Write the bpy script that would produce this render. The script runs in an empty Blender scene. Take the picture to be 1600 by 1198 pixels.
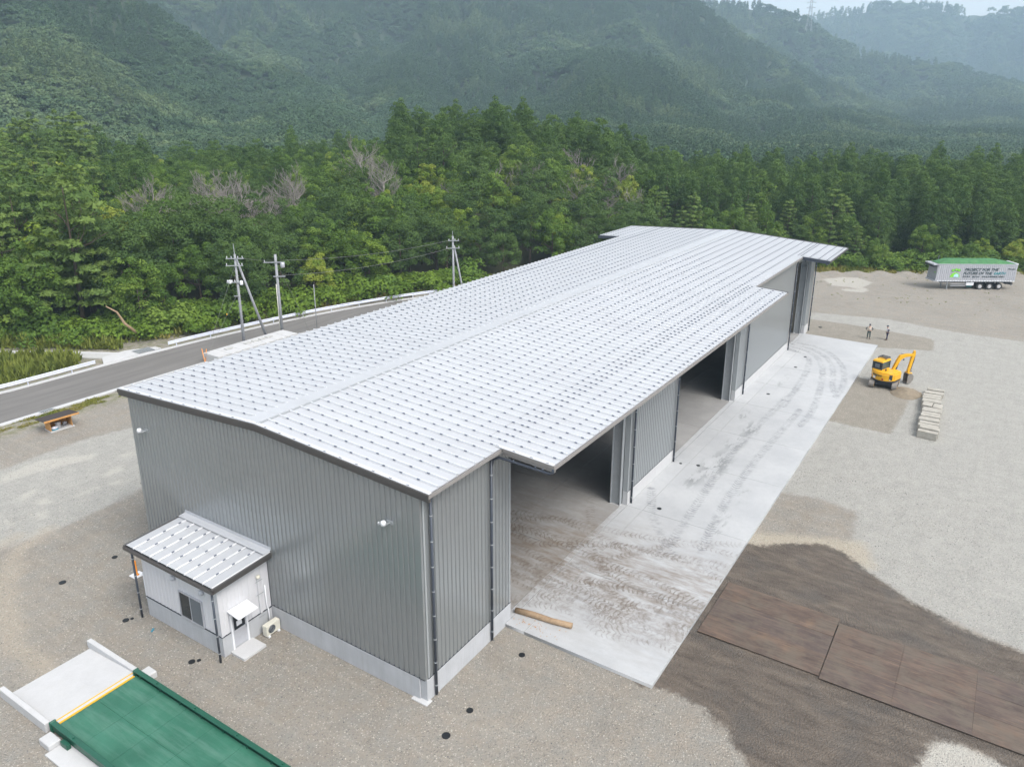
import bpy, bmesh, math, random
import numpy as np
from mathutils import Matrix, Vector, noise as mnoise

S = bpy.context.scene
C = S.collection
rnd = random.Random(7)
nr = np.random.RandomState(11)
PI = math.pi

# ------------------------------------------------------------------ camera, sky, sun, exposure
cam_d = bpy.data.cameras.new('camera')
cam = bpy.data.objects.new('camera', cam_d); C.objects.link(cam)
cf = Vector((0.815651, 0.492036, -0.304324)); cr = Vector((0.520724, -0.853583, 0.015561)); cu = Vector((0.252110, 0.171161, 0.952441))
cam.matrix_world = Matrix(((cr.x, cu.x, -cf.x, -21.5817), (cr.y, cu.y, -cf.y, -19.0385), (cr.z, cu.z, -cf.z, 26.1), (0, 0, 0, 1)))
cam_d.sensor_width = 36; cam_d.lens = 1194.711 * 36 / 1600
cam_d.shift_x = -52.1 / 1600; cam_d.shift_y = -56.9 / 1600
cam_d.clip_start = 0.1; cam_d.clip_end = 20000
S.camera = cam

SUN_EL, SUN_AZ = math.radians(52), math.radians(258)      # veiled sun on the open-bay side
world = bpy.data.worlds.new('World'); S.world = world; world.use_nodes = True
wn = world.node_tree.nodes; wl = world.node_tree.links
wn.clear()
wo = wn.new('ShaderNodeOutputWorld'); wb = wn.new('ShaderNodeBackground'); ws = wn.new('ShaderNodeTexSky')
ws.sky_type = 'NISHITA'; ws.sun_disc = False; ws.sun_elevation = SUN_EL; ws.sun_rotation = math.radians(90) - SUN_AZ
ws.air_density = 1.0; ws.dust_density = 6.0; ws.ozone_density = 1.0; ws.altitude = 200
wh = wn.new('ShaderNodeHueSaturation'); wh.inputs['Saturation'].default_value = 0.42
wm = wn.new('ShaderNodeMix'); wm.data_type = 'RGBA'; wm.inputs[0].default_value = 0.38; wm.inputs[7].default_value = (5.4, 5.6, 5.8, 1)   # cloud veil
wl.new(ws.outputs[0], wh.inputs['Color']); wl.new(wh.outputs[0], wm.inputs[6]); wl.new(wm.outputs[2], wb.inputs[0]); wl.new(wb.outputs[0], wo.inputs[0])
wb.inputs[1].default_value = 0.15
sd = bpy.data.lights.new('sun', 'SUN'); sun = bpy.data.objects.new('sun', sd); C.objects.link(sun)
sd.energy = 1.5; sd.angle = math.radians(28); sd.color = (1.0, 0.97, 0.92)
sdir = Vector((math.cos(SUN_EL) * math.cos(SUN_AZ), math.cos(SUN_EL) * math.sin(SUN_AZ), math.sin(SUN_EL)))
sun.rotation_euler = sdir.to_track_quat('Z', 'Y').to_euler(); sun.location = sdir * 300
S.view_settings.view_transform = 'Standard'; S.view_settings.look = 'None'
S.view_settings.exposure = 0.80; S.view_settings.gamma = 1.0; S.view_settings.use_curve_mapping = False
S.cycles.max_bounces = 8; S.cycles.diffuse_bounces = 4; S.cycles.glossy_bounces = 3; S.cycles.transmission_bounces = 4
S.cycles.volume_bounces = 2; S.cycles.transparent_max_bounces = 8
HAZE = 0.00027

# ------------------------------------------------------------------ materials
def new_mat(name):
    m = bpy.data.materials.new(name); m.use_nodes = True
    nt = m.node_tree; b = nt.nodes['Principled BSDF']
    return m, nt, b
def N(nt, t, **kw):
    n = nt.nodes.new(t)
    for k, v in kw.items():
        if k.startswith('i_'): n.inputs[int(k[2:]) if k[2:].isdigit() else k[2:].replace('_', ' ')].default_value = v
        else: setattr(n, k, v)
    return n
def L(nt, a, b): nt.links.new(a, b)
def mix(nt, fac, a, b, mode='MIX'):
    n = nt.nodes.new('ShaderNodeMix'); n.data_type = 'RGBA'; n.blend_type = mode
    for s, v in ((n.inputs[0], fac), (n.inputs[6], a), (n.inputs[7], b)):
        if isinstance(v, bpy.types.NodeSocket): L(nt, v, s)
        elif isinstance(v, (int, float)): s.default_value = v
        else: s.default_value = (*v[:3], 1)
    return n.outputs[2]
def math_(nt, op, a, b=None, c=None, clamp=False):
    n = nt.nodes.new('ShaderNodeMath'); n.operation = op; n.use_clamp = clamp
    for i, v in enumerate((a, b, c)):
        if v is None: continue
        if isinstance(v, bpy.types.NodeSocket): L(nt, v, n.inputs[i])
        else: n.inputs[i].default_value = v
    return n.outputs[0]
def mrange(nt, v, a, b, c=0., d=1., smooth=False):
    n = nt.nodes.new('ShaderNodeMapRange'); n.clamp = True
    if smooth: n.interpolation_type = 'SMOOTHSTEP'
    L(nt, v, n.inputs[0])
    for i, x in enumerate((a, b, c, d)): n.inputs[i + 1].default_value = x
    return n.outputs[0]
def coords(nt, kind='Object'):
    return nt.nodes.new('ShaderNodeTexCoord').outputs[kind]
def pos(nt):
    return nt.nodes.new('ShaderNodeNewGeometry').outputs['Position']
def noise(nt, vec, scale, detail=4, rough=0.55, dist=0.0):
    n = N(nt, 'ShaderNodeTexNoise'); n.inputs['Scale'].default_value = scale; n.inputs['Detail'].default_value = detail
    n.inputs['Roughness'].default_value = rough; n.inputs['Distortion'].default_value = dist
    L(nt, vec, n.inputs['Vector']); return n.outputs['Fac']
def mapping(nt, vec, scale=(1, 1, 1), loc=(0, 0, 0), rot=(0, 0, 0)):
    n = N(nt, 'ShaderNodeMapping'); n.inputs['Scale'].default_value = scale; n.inputs['Location'].default_value = loc; n.inputs['Rotation'].default_value = rot
    L(nt, vec, n.inputs['Vector']); return n.outputs[0]
def attr(nt, name):
    n = N(nt, 'ShaderNodeAttribute'); n.attribute_name = name; return n.outputs['Fac']
def bump(nt, b, h, strength=0.3, dist=0.05):
    n = N(nt, 'ShaderNodeBump'); n.inputs['Strength'].default_value = strength; n.inputs['Distance'].default_value = dist
    L(nt, h, n.inputs['Height']); L(nt, n.outputs[0], b.inputs['Normal'])
def simple(name, col, rough=0.6, metal=0.0, var=0.12, scale=3.0, dirt=0.0, dirtcol=(0.15, 0.12, 0.09), bmp=0.0, spec=0.5, streak=False, rvar=0.0):
    m, nt, b = new_mat(name)
    p = pos(nt)
    n1 = noise(nt, p, scale, 5, 0.6)
    v = mapping(nt, p, (6, 6, 0.35)) if streak else p
    n2 = noise(nt, v, scale * (0.7 if streak else 6), 4, 0.65)
    f = math_(nt, 'ADD', math_(nt, 'MULTIPLY', n1, 0.6), math_(nt, 'MULTIPLY', n2, 0.4))
    lo = tuple(c * (1 - var) for c in col); hi = tuple(min(1, c * (1 + var)) for c in col)
    c = mix(nt, mrange(nt, f, 0.3, 0.7), lo, hi)
    if dirt > 0:
        d = mrange(nt, noise(nt, v, scale * 1.7, 6, 0.7), 0.52, 0.75, 0, dirt)
        c = mix(nt, d, c, dirtcol)
    if isinstance(c, bpy.types.NodeSocket): L(nt, c, b.inputs['Base Color'])
    b.inputs['Roughness'].default_value = rough; b.inputs['Metallic'].default_value = metal
    if rvar: L(nt, mrange(nt, n2, 0.3, 0.7, rough - rvar, rough + rvar), b.inputs['Roughness'])
    b.inputs['Specular IOR Level'].default_value = spec
    if bmp: bump(nt, b, n2, bmp, 0.02)
    return m
M = {}
m, nt, b = new_mat('white_roof_metal'); p = pos(nt); oi = N(nt, 'ShaderNodeObjectInfo')
c = mix(nt, oi.outputs['Random'], (0.435, 0.447, 0.472), (0.465, 0.477, 0.500))
c = mix(nt, mrange(nt, noise(nt, p, 0.25, 5, 0.6), 0.4, 0.7, 0, 0.35), c, (0.375, 0.38, 0.40))
c = mix(nt, mrange(nt, noise(nt, mapping(nt, p, (2.5, 0.35, 1)), 1, 5, 0.7), 0.55, 0.75, 0, 0.4), c, (0.33, 0.33, 0.335))
L(nt, c, b.inputs['Base Color']); L(nt, mrange(nt, noise(nt, p, 0.8, 4), 0.3, 0.7, 0.30, 0.46), b.inputs['Roughness']); M['roof'] = m
M["rib"] = simple("brightened_rib_metal", (0.66, 0.67, 0.69), 0.38, 0.0, 0.02, 2)  # whiter than the pans: light and shade contrast of the ribs put into colour
M['clip'] = simple('clip_steel', (0.19, 0.21, 0.26), 0.5, 0.3)
M['trim'] = simple('brown_grey_trim', (0.085, 0.08, 0.078), 0.35, 0.2, 0.08, 4)
M['gutter'] = simple('taupe_gutter', (0.26, 0.245, 0.235), 0.4, 0.1, 0.08, 4)
M['siding'] = simple('galvalume_siding', (0.31, 0.328, 0.338), 0.28, 0.5, 0.02, 0.5)
M['corner'] = simple('grey_corner_trim', (0.34, 0.36, 0.37), 0.45, 0.1, 0.05, 1.0)
M['siding_w'] = simple('white_siding', (0.60, 0.60, 0.625), 0.42, 0.0, 0.015, 0.5)
M['plinth'] = simple('plinth_concrete', (0.42, 0.43, 0.45), 0.85, 0, 0.12, 0.8, 0.35, (0.30, 0.29, 0.27), 0.1, streak=True)
M['concrete'] = simple('concrete', (0.42, 0.42, 0.41), 0.85, 0, 0.12, 1.2, 0.35, (0.34, 0.33, 0.31), 0.15)
M['white_conc'] = simple('pale_concrete', (0.49, 0.49, 0.495), 0.8, 0, 0.07, 1.5, 0.3, (0.48, 0.47, 0.45), 0.1)
M['pipe'] = simple('slate_pipe', (0.055, 0.065, 0.085), 0.4, 0.1)
M['steel'] = simple('galvanised_steel', (0.34, 0.36, 0.375), 0.5, 0.15, 0.12, 2.5)
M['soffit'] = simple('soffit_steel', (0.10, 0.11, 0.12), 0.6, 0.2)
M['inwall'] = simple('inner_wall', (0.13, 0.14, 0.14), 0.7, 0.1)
M['blockwall'] = simple('stacked_block_concrete', (0.40, 0.37, 0.31), 0.9, 0, 0.16, 0.8, 0.4, (0.24, 0.21, 0.17), 0.3)
M['block'] = simple('old_block_concrete', (0.37, 0.35, 0.31), 0.9, 0, 0.25, 1.6, 0.8, (0.30, 0.27, 0.22), 0.4)
m, nt, b = new_mat('green_painted_steel'); p = pos(nt)
c = mix(nt, mrange(nt, noise(nt, p, 0.7, 5), 0.3, 0.7), (0.018, 0.105, 0.065), (0.035, 0.155, 0.10))
c = mix(nt, mrange(nt, noise(nt, mapping(nt, p, (2.6, 0.22, 1)), 1, 6, 0.7), 0.47, 0.72, 0, 0.55), c, (0.12, 0.235, 0.185))
c = mix(nt, mrange(nt, noise(nt, p, 5, 6, 0.8), 0.6, 0.75, 0, 0.35), c, (0.16, 0.20, 0.16))
L(nt, c, b.inputs['Base Color']); L(nt, mrange(nt, noise(nt, p, 1.5, 5), 0.3, 0.7, 0.4, 0.7), b.inputs['Roughness']); M['green'] = m
M['green_dk'] = simple('dark_green_steel', (0.010, 0.085, 0.052), 0.42, 0.0, 0.15, 2, 0.2, (0.05, 0.12, 0.09))
M['yellow_line'] = simple('yellow_paint', (0.78, 0.42, 0.03), 0.6, 0, 0.06, 6)
M['orange'] = simple('orange_plastic', (0.80, 0.28, 0.02), 0.5, 0, 0.05, 6)
M['black'] = simple('black_rubber', (0.02, 0.02, 0.022), 0.7, 0, 0.2, 4)
M['cover'] = simple('cast_iron_cover', (0.015, 0.017, 0.02), 0.55, 0.3)
M['yellow'] = simple('machine_yellow', (0.72, 0.38, 0.008), 0.38, 0, 0.06, 2, 0.12, (0.35, 0.22, 0.05))
M['track'] = simple('steel_track', (0.26, 0.24, 0.22), 0.7, 0.3, 0.2, 6, 0.4, (0.30, 0.25, 0.18))
M['dark'] = simple('dark_metal', (0.03, 0.035, 0.045), 0.5, 0.2)
M['alu'] = simple('aluminium', (0.50, 0.51, 0.55), 0.4, 0.35, 0.08, 2, 0.2, (0.35, 0.34, 0.34))
M['rim'] = simple('polished_rim', (0.75, 0.75, 0.77), 0.25, 0.6)
M['net'] = simple('green_mesh_cover', (0.045, 0.17, 0.06), 0.8, 0, 0.3, 1.2, 0.6, (0.13, 0.20, 0.07), 0.3)
M['white'] = simple('white_paint', (0.76, 0.77, 0.80), 0.4, 0, 0.03, 3)
M['rail'] = simple('guardrail_white', (0.66, 0.69, 0.78), 0.35, 0.1, 0.06, 1.2)
M['pole'] = simple('pole_concrete', (0.30, 0.31, 0.33), 0.7, 0, 0.12, 2, 0.3, (0.20, 0.20, 0.20))
M['pole_pale'] = simple('pale_cover', (0.62, 0.60, 0.52), 0.6)
M['porcelain'] = simple('porcelain', (0.70, 0.72, 0.75), 0.25)
M['wire'] = simple('wire', (0.20, 0.21, 0.20), 0.5, 0.3)
M['stone_pale'] = simple('pale_stone', (0.46, 0.42, 0.36), 0.9)
M['stone_grey'] = simple('grey_stone', (0.26, 0.25, 0.235), 0.9)
M['stone_dark'] = simple('dark_stone', (0.12, 0.12, 0.12), 0.9)
M['timber'] = simple('new_timber', (0.55, 0.28, 0.09), 0.7, 0, 0.2, 3, 0.3, (0.35, 0.16, 0.05), 0.2, streak=True)
M['felt'] = simple('brown_felt_roof', (0.045, 0.035, 0.032), 0.8)
M['log'] = simple('peeled_log', (0.34, 0.24, 0.15), 0.85, 0, 0.3, 5, 0.5, (0.22, 0.13, 0.07), 0.6)
M['blue'] = simple('blue_plastic', (0.03, 0.22, 0.32), 0.5)
M['bark'] = simple('bark', (0.10, 0.075, 0.055), 0.9, 0, 0.3, 4, bmp=0.6)
M['dead'] = simple('dead_wood', (0.25, 0.225, 0.205), 0.9, 0, 0.2, 3)
M['red'] = simple('red_lens', (0.35, 0.01, 0.01), 0.3)
M['ink'] = simple('dark_ink', (0.012, 0.04, 0.045), 0.6)
M['teal'] = simple('teal_ink', (0.01, 0.22, 0.25), 0.6)
M['lime'] = simple('lime_ink', (0.22, 0.62, 0.06), 0.6)
M['sky_ink'] = simple('pale_blue_ink', (0.45, 0.72, 0.85), 0.6)
M['skin'] = simple('skin', (0.45, 0.27, 0.19), 0.6)
M['cap'] = simple('navy_cap', (0.008, 0.018, 0.05), 0.8)
M['beige'] = simple('beige_cloth', (0.58, 0.51, 0.45), 0.85)
M['grey_sleeve'] = simple('grey_sleeve', (0.05, 0.06, 0.07), 0.85)
M['trouser_g'] = simple('dark_green_cloth', (0.03, 0.055, 0.055), 0.85)
M['navy'] = simple('navy_cloth', (0.006, 0.012, 0.06), 0.85)
M['white_cloth'] = simple('white_cloth', (0.72, 0.73, 0.80), 0.85)
M['shoe'] = simple('brown_shoe', (0.06, 0.04, 0.025), 0.7)
m, nt, b = new_mat('dark_glass'); b.inputs['Base Color'].default_value = (0.012, 0.018, 0.024, 1); b.inputs['Roughness'].default_value = 0.06; M['glass'] = m
m, nt, b = new_mat('frosted_glass'); b.inputs['Base Color'].default_value = (0.11, 0.13, 0.15, 1); b.inputs['Roughness'].default_value = 0.35; M['frost'] = m
m, nt, b = new_mat('green_tint_glass'); b.inputs['Base Color'].default_value = (0.05, 0.085, 0.09, 1); b.inputs['Roughness'].default_value = 0.08; M['cabglass'] = m

# foliage: colour of its own per species, varied per tree, per clump and per leaf
def leaf_mat(name, a, bcol, c=None, wscale=0.35):
    m, nt, b = new_mat(name)
    oi = N(nt, 'ShaderNodeObjectInfo'); p = pos(nt)
    cl = attr(nt, 'clump'); lf = attr(nt, 'leaf')
    n = noise(nt, p, wscale, 3)
    f = math_(nt, 'ADD', math_(nt, 'MULTIPLY', cl, 0.60), math_(nt, 'MULTIPLY', lf, 0.25))
    f = math_(nt, 'ADD', f, math_(nt, 'MULTIPLY', oi.outputs['Random'], 0.35))
    f = math_(nt, 'ADD', f, math_(nt, 'MULTIPLY', math_(nt, 'SUBTRACT', n, 0.5), 0.8))
    col = mix(nt, math_(nt, 'MULTIPLY', f, 1.0, clamp=True), a, bcol)
    if c: col = mix(nt, mrange(nt, math_(nt, 'ADD', math_(nt, 'MULTIPLY', cl, 0.5), math_(nt, 'MULTIPLY', oi.outputs['Random'], 0.7)), 0.72, 1.0), col, c)
    L(nt, col, b.inputs['Base Color']); b.inputs['Roughness'].default_value = 0.75; b.inputs['Specular IOR Level'].default_value = 0.25
    tr = N(nt, 'ShaderNodeBsdfTranslucent'); L(nt, mix(nt, 0.5, col, (0.12, 0.16, 0.02)), tr.inputs['Color'])
    ms = N(nt, 'ShaderNodeMixShader'); ms.inputs[0].default_value = 0.3
    out = nt.nodes['Material Output']
    L(nt, b.outputs[0], ms.inputs[1]); L(nt, tr.outputs[0], ms.inputs[2]); L(nt, ms.outputs[0], out.inputs['Surface'])
    return m
M['lf_con'] = leaf_mat('conifer_leaves', (0.033, 0.083, 0.023), (0.114, 0.193, 0.041))
M['lf_dark'] = leaf_mat('dark_leaves', (0.034, 0.077, 0.022), (0.105, 0.176, 0.042))
M['lf_mid'] = leaf_mat('mid_leaves', (0.053, 0.115, 0.020), (0.154, 0.256, 0.039), (0.184, 0.275, 0.046))
M['lf_light'] = leaf_mat('light_leaves', (0.085, 0.162, 0.022), (0.232, 0.335, 0.043), (0.281, 0.335, 0.048))
M['lf_pine'] = leaf_mat('pine_needles', (0.069, 0.134, 0.034), (0.174, 0.253, 0.059))
M['lf_bush'] = leaf_mat('bush_leaves', (0.069, 0.138, 0.017), (0.184, 0.287, 0.034))
M['lf_weed'] = leaf_mat('weed_leaves', (0.10, 0.14, 0.025), (0.24, 0.27, 0.05), (0.30, 0.26, 0.08), 0.6)
# mountain woods: two tones in broad patches
m, nt, b = new_mat('mountain_canopy')
oi = N(nt, 'ShaderNodeObjectInfo'); p = pos(nt); n1 = noise(nt, p, 0.0085, 5, 0.65); n2 = noise(nt, p, 0.02, 3)
lf = attr(nt, 'leaf')
pt = mrange(nt, n1, 0.50, 0.58)
dk = mix(nt, oi.outputs['Random'], (0.026, 0.066, 0.030), (0.046, 0.102, 0.042))
lt = mix(nt, oi.outputs['Random'], (0.070, 0.125, 0.052), (0.135, 0.190, 0.075))
col = mix(nt, pt, dk, lt); col = mix(nt, mrange(nt, n2, 0.35, 0.7, 0, 0.45), col, (0.045, 0.085, 0.028)); col = mix(nt, math_(nt, 'MULTIPLY', lf, 0.2), col, (0.09, 0.13, 0.05))
L(nt, col, b.inputs['Base Color']); b.inputs['Roughness'].default_value = 0.85; M['canopy'] = m
M['floor'] = simple('forest_floor', (0.035, 0.040, 0.020), 0.95, 0, 0.4, 0.3)
M['hill'] = simple('wooded_slope', (0.030, 0.048, 0.022), 0.95, 0, 0.3, 0.02)

# gravel yard: boundaries from signed distance attributes, roughened by noise
m, nt, b = new_mat('gravel_yard')
p = pos(nt)
nbig = noise(nt, p, 0.12, 5, 0.6); nmid = noise(nt, p, 0.9, 6, 0.65); nfine = noise(nt, p, 9, 6, 0.75); nwob = noise(nt, p, 1.6, 6, 0.7)
vor = N(nt, 'ShaderNodeTexVoronoi'); vor.inputs['Scale'].default_value = 14; L(nt, p, vor.inputs['Vector'])
vor2 = N(nt, 'ShaderNodeTexVoronoi'); vor2.inputs['Scale'].default_value = 5.5; L(nt, p, vor2.inputs['Vector'])
fst = attr(nt, 'm_forest')
base = mix(nt, mrange(nt, nbig, 0.35, 0.65), (0.255, 0.222, 0.182), (0.315, 0.278, 0.232))
base = mix(nt, mrange(nt, nmid, 0.35, 0.7), base, (0.265, 0.255, 0.230))
light = mix(nt, mrange(nt, nmid, 0.3, 0.7), (0.325, 0.32, 0.295), (0.40, 0.39, 0.36))
def msk(name, amp=0.8, w=0.12):
    a = attr(nt, name)
    a = math_(nt, 'ADD', a, math_(nt, 'MULTIPLY', math_(nt, 'SUBTRACT', nwob, 0.5), amp)); a = math_(nt, 'ADD', a, math_(nt, 'MULTIPLY', math_(nt, 'SUBTRACT', nfine, 0.5), 0.5 * amp))
    return mrange(nt, a, -w, w)
rut = noise(nt, mapping(nt, p, (0.16, 2.6, 1), rot=(0, 0, 0.30)), 1.0, 5, 0.6); rut2 = noise(nt, mapping(nt, p, (2.4, 0.14, 1), rot=(0, 0, 0.15)), 1.0, 5, 0.6)
light = mix(nt, mrange(nt, rut, 0.50, 0.70, 0, 0.3), light, (0.29, 0.28, 0.255)); light = mix(nt, mrange(nt, rut2, 0.54, 0.70, 0, 0.25), light, (0.44, 0.425, 0.385))
base = mix(nt, mrange(nt, rut2, 0.52, 0.64, 0, 0.5), base, (0.34, 0.305, 0.255)); base = mix(nt, mrange(nt, noise(nt, p, 0.35, 5, 0.7), 0.52, 0.66, 0, 0.4), base, (0.20, 0.182, 0.158))
c = mix(nt, msk('m_light', 1.4, 0.25), base, light)
c = mix(nt, math_(nt, 'MULTIPLY', msk('m_dark', 0.9, 0.15), 1), c, mix(nt, mrange(nt, nmid, 0.3, 0.7), (0.235, 0.215, 0.178), (0.30, 0.27, 0.225)))
c = mix(nt, math_(nt, 'MULTIPLY', msk('m_track', 0.5, 0.35), 0.5), c, (0.42, 0.36, 0.28))
c = mix(nt, math_(nt, 'MULTIPLY', msk('m_sand', 1.0, 0.4), 0.85), c, (0.42, 0.37, 0.29))
c = mix(nt, math_(nt, 'MULTIPLY', msk('m_pale', 1.1, 0.22), 0.8), c, (0.47, 0.45, 0.405))
# compacted mud with lighter wet sheen streaks
mudn = noise(nt, mapping(nt, p, (1.6, 0.45, 1), rot=(0, 0, 0.25)), 1.1, 6, 0.65)
mud = mix(nt, mrange(nt, mudn, 0.33, 0.68), (0.058, 0.043, 0.032), (0.148, 0.115, 0.086))
mud = mix(nt, mrange(nt, noise(nt, p, 0.5, 5), 0.5, 0.7, 0, 0.6), mud, (0.058, 0.055, 0.052))
mw = N(nt, 'ShaderNodeTexWave'); mw.inputs['Scale'].default_value = 1.1; mw.inputs['Distortion'].default_value = 9; mw.inputs['Detail'].default_value = 4; mw.inputs['Detail Scale'].default_value = 1.4
L(nt, mapping(nt, p, (1.0, 2.2, 1), rot=(0, 0, 0.9)), mw.inputs['Vector'])
mud = mix(nt, math_(nt, 'MULTIPLY', mrange(nt, mw.outputs['Fac'], 0.45, 0.8), mrange(nt, noise(nt, p, 0.45, 4), 0.42, 0.62, 0, 0.55)), mud, (0.060, 0.050, 0.042))
mud = mix(nt, mrange(nt, nfine, 0.5, 0.8, 0, 0.5), mud, (0.21, 0.185, 0.155))
mudm = msk('m_mud', 1.5, 0.16)
gm = math_(nt, 'SUBTRACT', 1.0, mudm)
# pebbles
pb = math_(nt, 'MULTIPLY', mrange(nt, vor.outputs['Color'], 0.55, 0.95), 0.0)
sep = N(nt, 'ShaderNodeSeparateColor'); L(nt, vor.outputs['Color'], sep.inputs[0])
sep2 = N(nt, 'ShaderNodeSeparateColor'); L(nt, vor2.outputs['Color'], sep2.inputs[0])
st = math_(nt, 'MULTIPLY', mrange(nt, sep.outputs[0], 0.72, 0.95), mrange(nt, vor.outputs['Distance'], 0.55, 0.25))
stl = math_(nt, 'MULTIPLY', mrange(nt, sep2.outputs[0], 0.88, 0.95), mrange(nt, vor2.outputs['Distance'], 0.33, 0.20))
std = math_(nt, 'MULTIPLY', mrange(nt, sep.outputs[1], 0.70, 0.95), mrange(nt, vor.outputs['Distance'], 0.6, 0.3))
c = mix(nt, math_(nt, 'MULTIPLY', st, 0.8), c, (0.56, 0.53, 0.47))
c = mix(nt, math_(nt, 'MULTIPLY', std, 0.7), c, (0.11, 0.11, 0.105))
c = mix(nt, mudm, c, mud)
c = mix(nt, math_(nt, 'MULTIPLY', math_(nt, 'MULTIPLY', stl, gm), math_(nt, 'MULTIPLY', nbig, 0.8)), c, (0.55, 0.51, 0.45))
c = mix(nt, mrange(nt, nfine, 0.3, 0.75, 0.0, 0.30), c, (0.14, 0.13, 0.12))
vg = math_(nt, 'MULTIPLY', msk('m_veg', 2.4, 0.5), mrange(nt, nwob, 0.42, 0.6))
c = mix(nt, math_(nt, 'MULTIPLY', vg, 0.75), c, mix(nt, nfine, (0.10, 0.12, 0.05), (0.22, 0.21, 0.11)))
c = mix(nt, mrange(nt, fst, -1.0, 2.5), c, mix(nt, nfine, (0.035, 0.042, 0.018), (0.075, 0.075, 0.035)))
L(nt, c, b.inputs['Base Color']); b.inputs['Roughness'].default_value = 0.92
L(nt, mrange(nt, math_(nt, 'MULTIPLY', mudm, mudn), 0.2, 0.7, 0.95, 0.55), b.inputs['Roughness'])
hh = math_(nt, 'ADD', math_(nt, 'MULTIPLY', nfine, 0.6), math_(nt, 'MULTIPLY', vor.outputs['Distance'], -0.8))
bump(nt, b, hh, 0.9, 0.06)
M['gravel'] = m

# concrete apron and hall floor with tyre prints (d = distance from a wheel path, u = length along it)
def slab_mat(name, c0, c1, dirtamt):
    m, nt, b = new_mat(name)
    p = pos(nt)
    n1 = noise(nt, p, 0.35, 6, 0.6); n2 = noise(nt, p, 2.2, 6, 0.7)
    nst = noise(nt, mapping(nt, p, (0.5, 1.6, 1), rot=(0, 0, -0.5)), 1.0, 6, 0.7)
    c = mix(nt, mrange(nt, n1, 0.3, 0.7), c0, c1)
    c = mix(nt, mrange(nt, n2, 0.45, 0.8, 0, 0.35), c, tuple(x * 0.82 for x in c0))
    dz = attr(nt, 'dirt')
    dn = noise(nt, mapping(nt, p, (2.2, 0.5, 1), rot=(0, 0, 0.35)), 1.0, 7, 0.75)
    dd = math_(nt, 'MULTIPLY', dz, mrange(nt, dn, 0.38, 0.72))
    c = mix(nt, math_(nt, 'MULTIPLY', dd, dirtamt), c, (0.17, 0.125, 0.085))
    # tread
    for k, col in (('a', (0.12, 0.09, 0.065)), ('c', (0.13, 0.10, 0.075)), ('b', (0.10, 0.105, 0.12))):
        dist = attr(nt, 'd_' + k); u = attr(nt, 'u_' + k); w = attr(nt, 'w_' + k)
        band = mrange(nt, dist, 0.34, 0.26)
        ph = math_(nt, 'ADD', math_(nt, 'ADD', math_(nt, 'MULTIPLY', u, 2 * PI / 0.30), math_(nt, 'MULTIPLY', dist, 11.0)), math_(nt, 'MULTIPLY', noise(nt, p, 1.3, 2), 9.0))
        tread = mrange(nt, math_(nt, 'SINE', ph), 0.35, 0.8)
        gap = mrange(nt, dist, 0.03, 0.07)
        brk = mrange(nt, noise(nt, p, 0.38, 4, 0.6), 0.36, 0.56)
        f = math_(nt, 'MULTIPLY', math_(nt, 'MULTIPLY', band, math_(nt, 'MULTIPLY', tread, gap)), math_(nt, 'MULTIPLY', brk, w))
        c = mix(nt, math_(nt, 'MULTIPLY', f, 0.6), c, col)
        smear = math_(nt, 'MULTIPLY', math_(nt, 'MULTIPLY', mrange(nt, dist, 0.45, 0.15), w), mrange(nt, n2, 0.45, 0.7))
        c = mix(nt, math_(nt, 'MULTIPLY', smear, 0.5), c, col)
    stn = math_(nt, 'MULTIPLY', attr(nt, 'stain'), mrange(nt, nst, 0.50, 0.56))
    c = mix(nt, math_(nt, 'MULTIPLY', stn, 0.75), c, (0.19, 0.20, 0.20))
    L(nt, c, b.inputs['Base Color']); b.inputs['Roughness'].default_value = 0.42
    L(nt, mrange(nt, n1, 0.3, 0.7, 0.6, 0.85), b.inputs['Roughness'])
    bump(nt, b, n2, 0.08, 0.02)
    return m
M['apron'] = slab_mat('apron_concrete', (0.40, 0.41, 0.425), (0.47, 0.48, 0.49), 0.95)
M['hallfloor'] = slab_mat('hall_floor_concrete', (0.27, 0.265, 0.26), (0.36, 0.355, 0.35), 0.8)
# asphalt
m, nt, b = new_mat('asphalt'); p = pos(nt)
c = mix(nt, mrange(nt, noise(nt, mapping(nt, p, (0.12, 1.4, 1)), 1.0, 5, 0.6), 0.3, 0.7), (0.135, 0.128, 0.122), (0.20, 0.19, 0.18))
c = mix(nt, mrange(nt, noise(nt, p, 14, 4, 0.8), 0.3, 0.7, 0, 0.5), c, (0.11, 0.105, 0.10))
L(nt, c, b.inputs['Base Color']); b.inputs['Roughness'].default_value = 0.85; bump(nt, b, noise(nt, p, 20, 4, 0.8), 0.3, 0.01); M['asphalt'] = m
# rusty steel plates
m, nt, b = new_mat('rusty_steel_plate'); p = pos(nt); oi = N(nt, 'ShaderNodeObjectInfo')
n1 = noise(nt, mapping(nt, p, (2.0, 0.5, 1)), 0.9, 7, 0.75); n2 = noise(nt, p, 0.5, 5)
c = mix(nt, mrange(nt, n1, 0.3, 0.72), (0.062, 0.044, 0.036), (0.175, 0.120, 0.088))
c = mix(nt, mrange(nt, n2, 0.56, 0.72, 0, 0.5), c, (0.22, 0.14, 0.085))
c = mix(nt, mrange(nt, oi.outputs['Random'], 0, 1, 0, 0.55), c, (0.065, 0.056, 0.060))
c = mix(nt, mrange(nt, noise(nt, mapping(nt, p, (7, 0.35, 1), loc=(3, 1, 0)), 1, 5, 0.7), 0.56, 0.66, 0, 0.55), c, (0.25, 0.165, 0.11))
c = mix(nt, mrange(nt, noise(nt, p, 0.8, 6, 0.7), 0.46, 0.62, 0, 0.85), c, (0.13, 0.104, 0.080))
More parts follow.
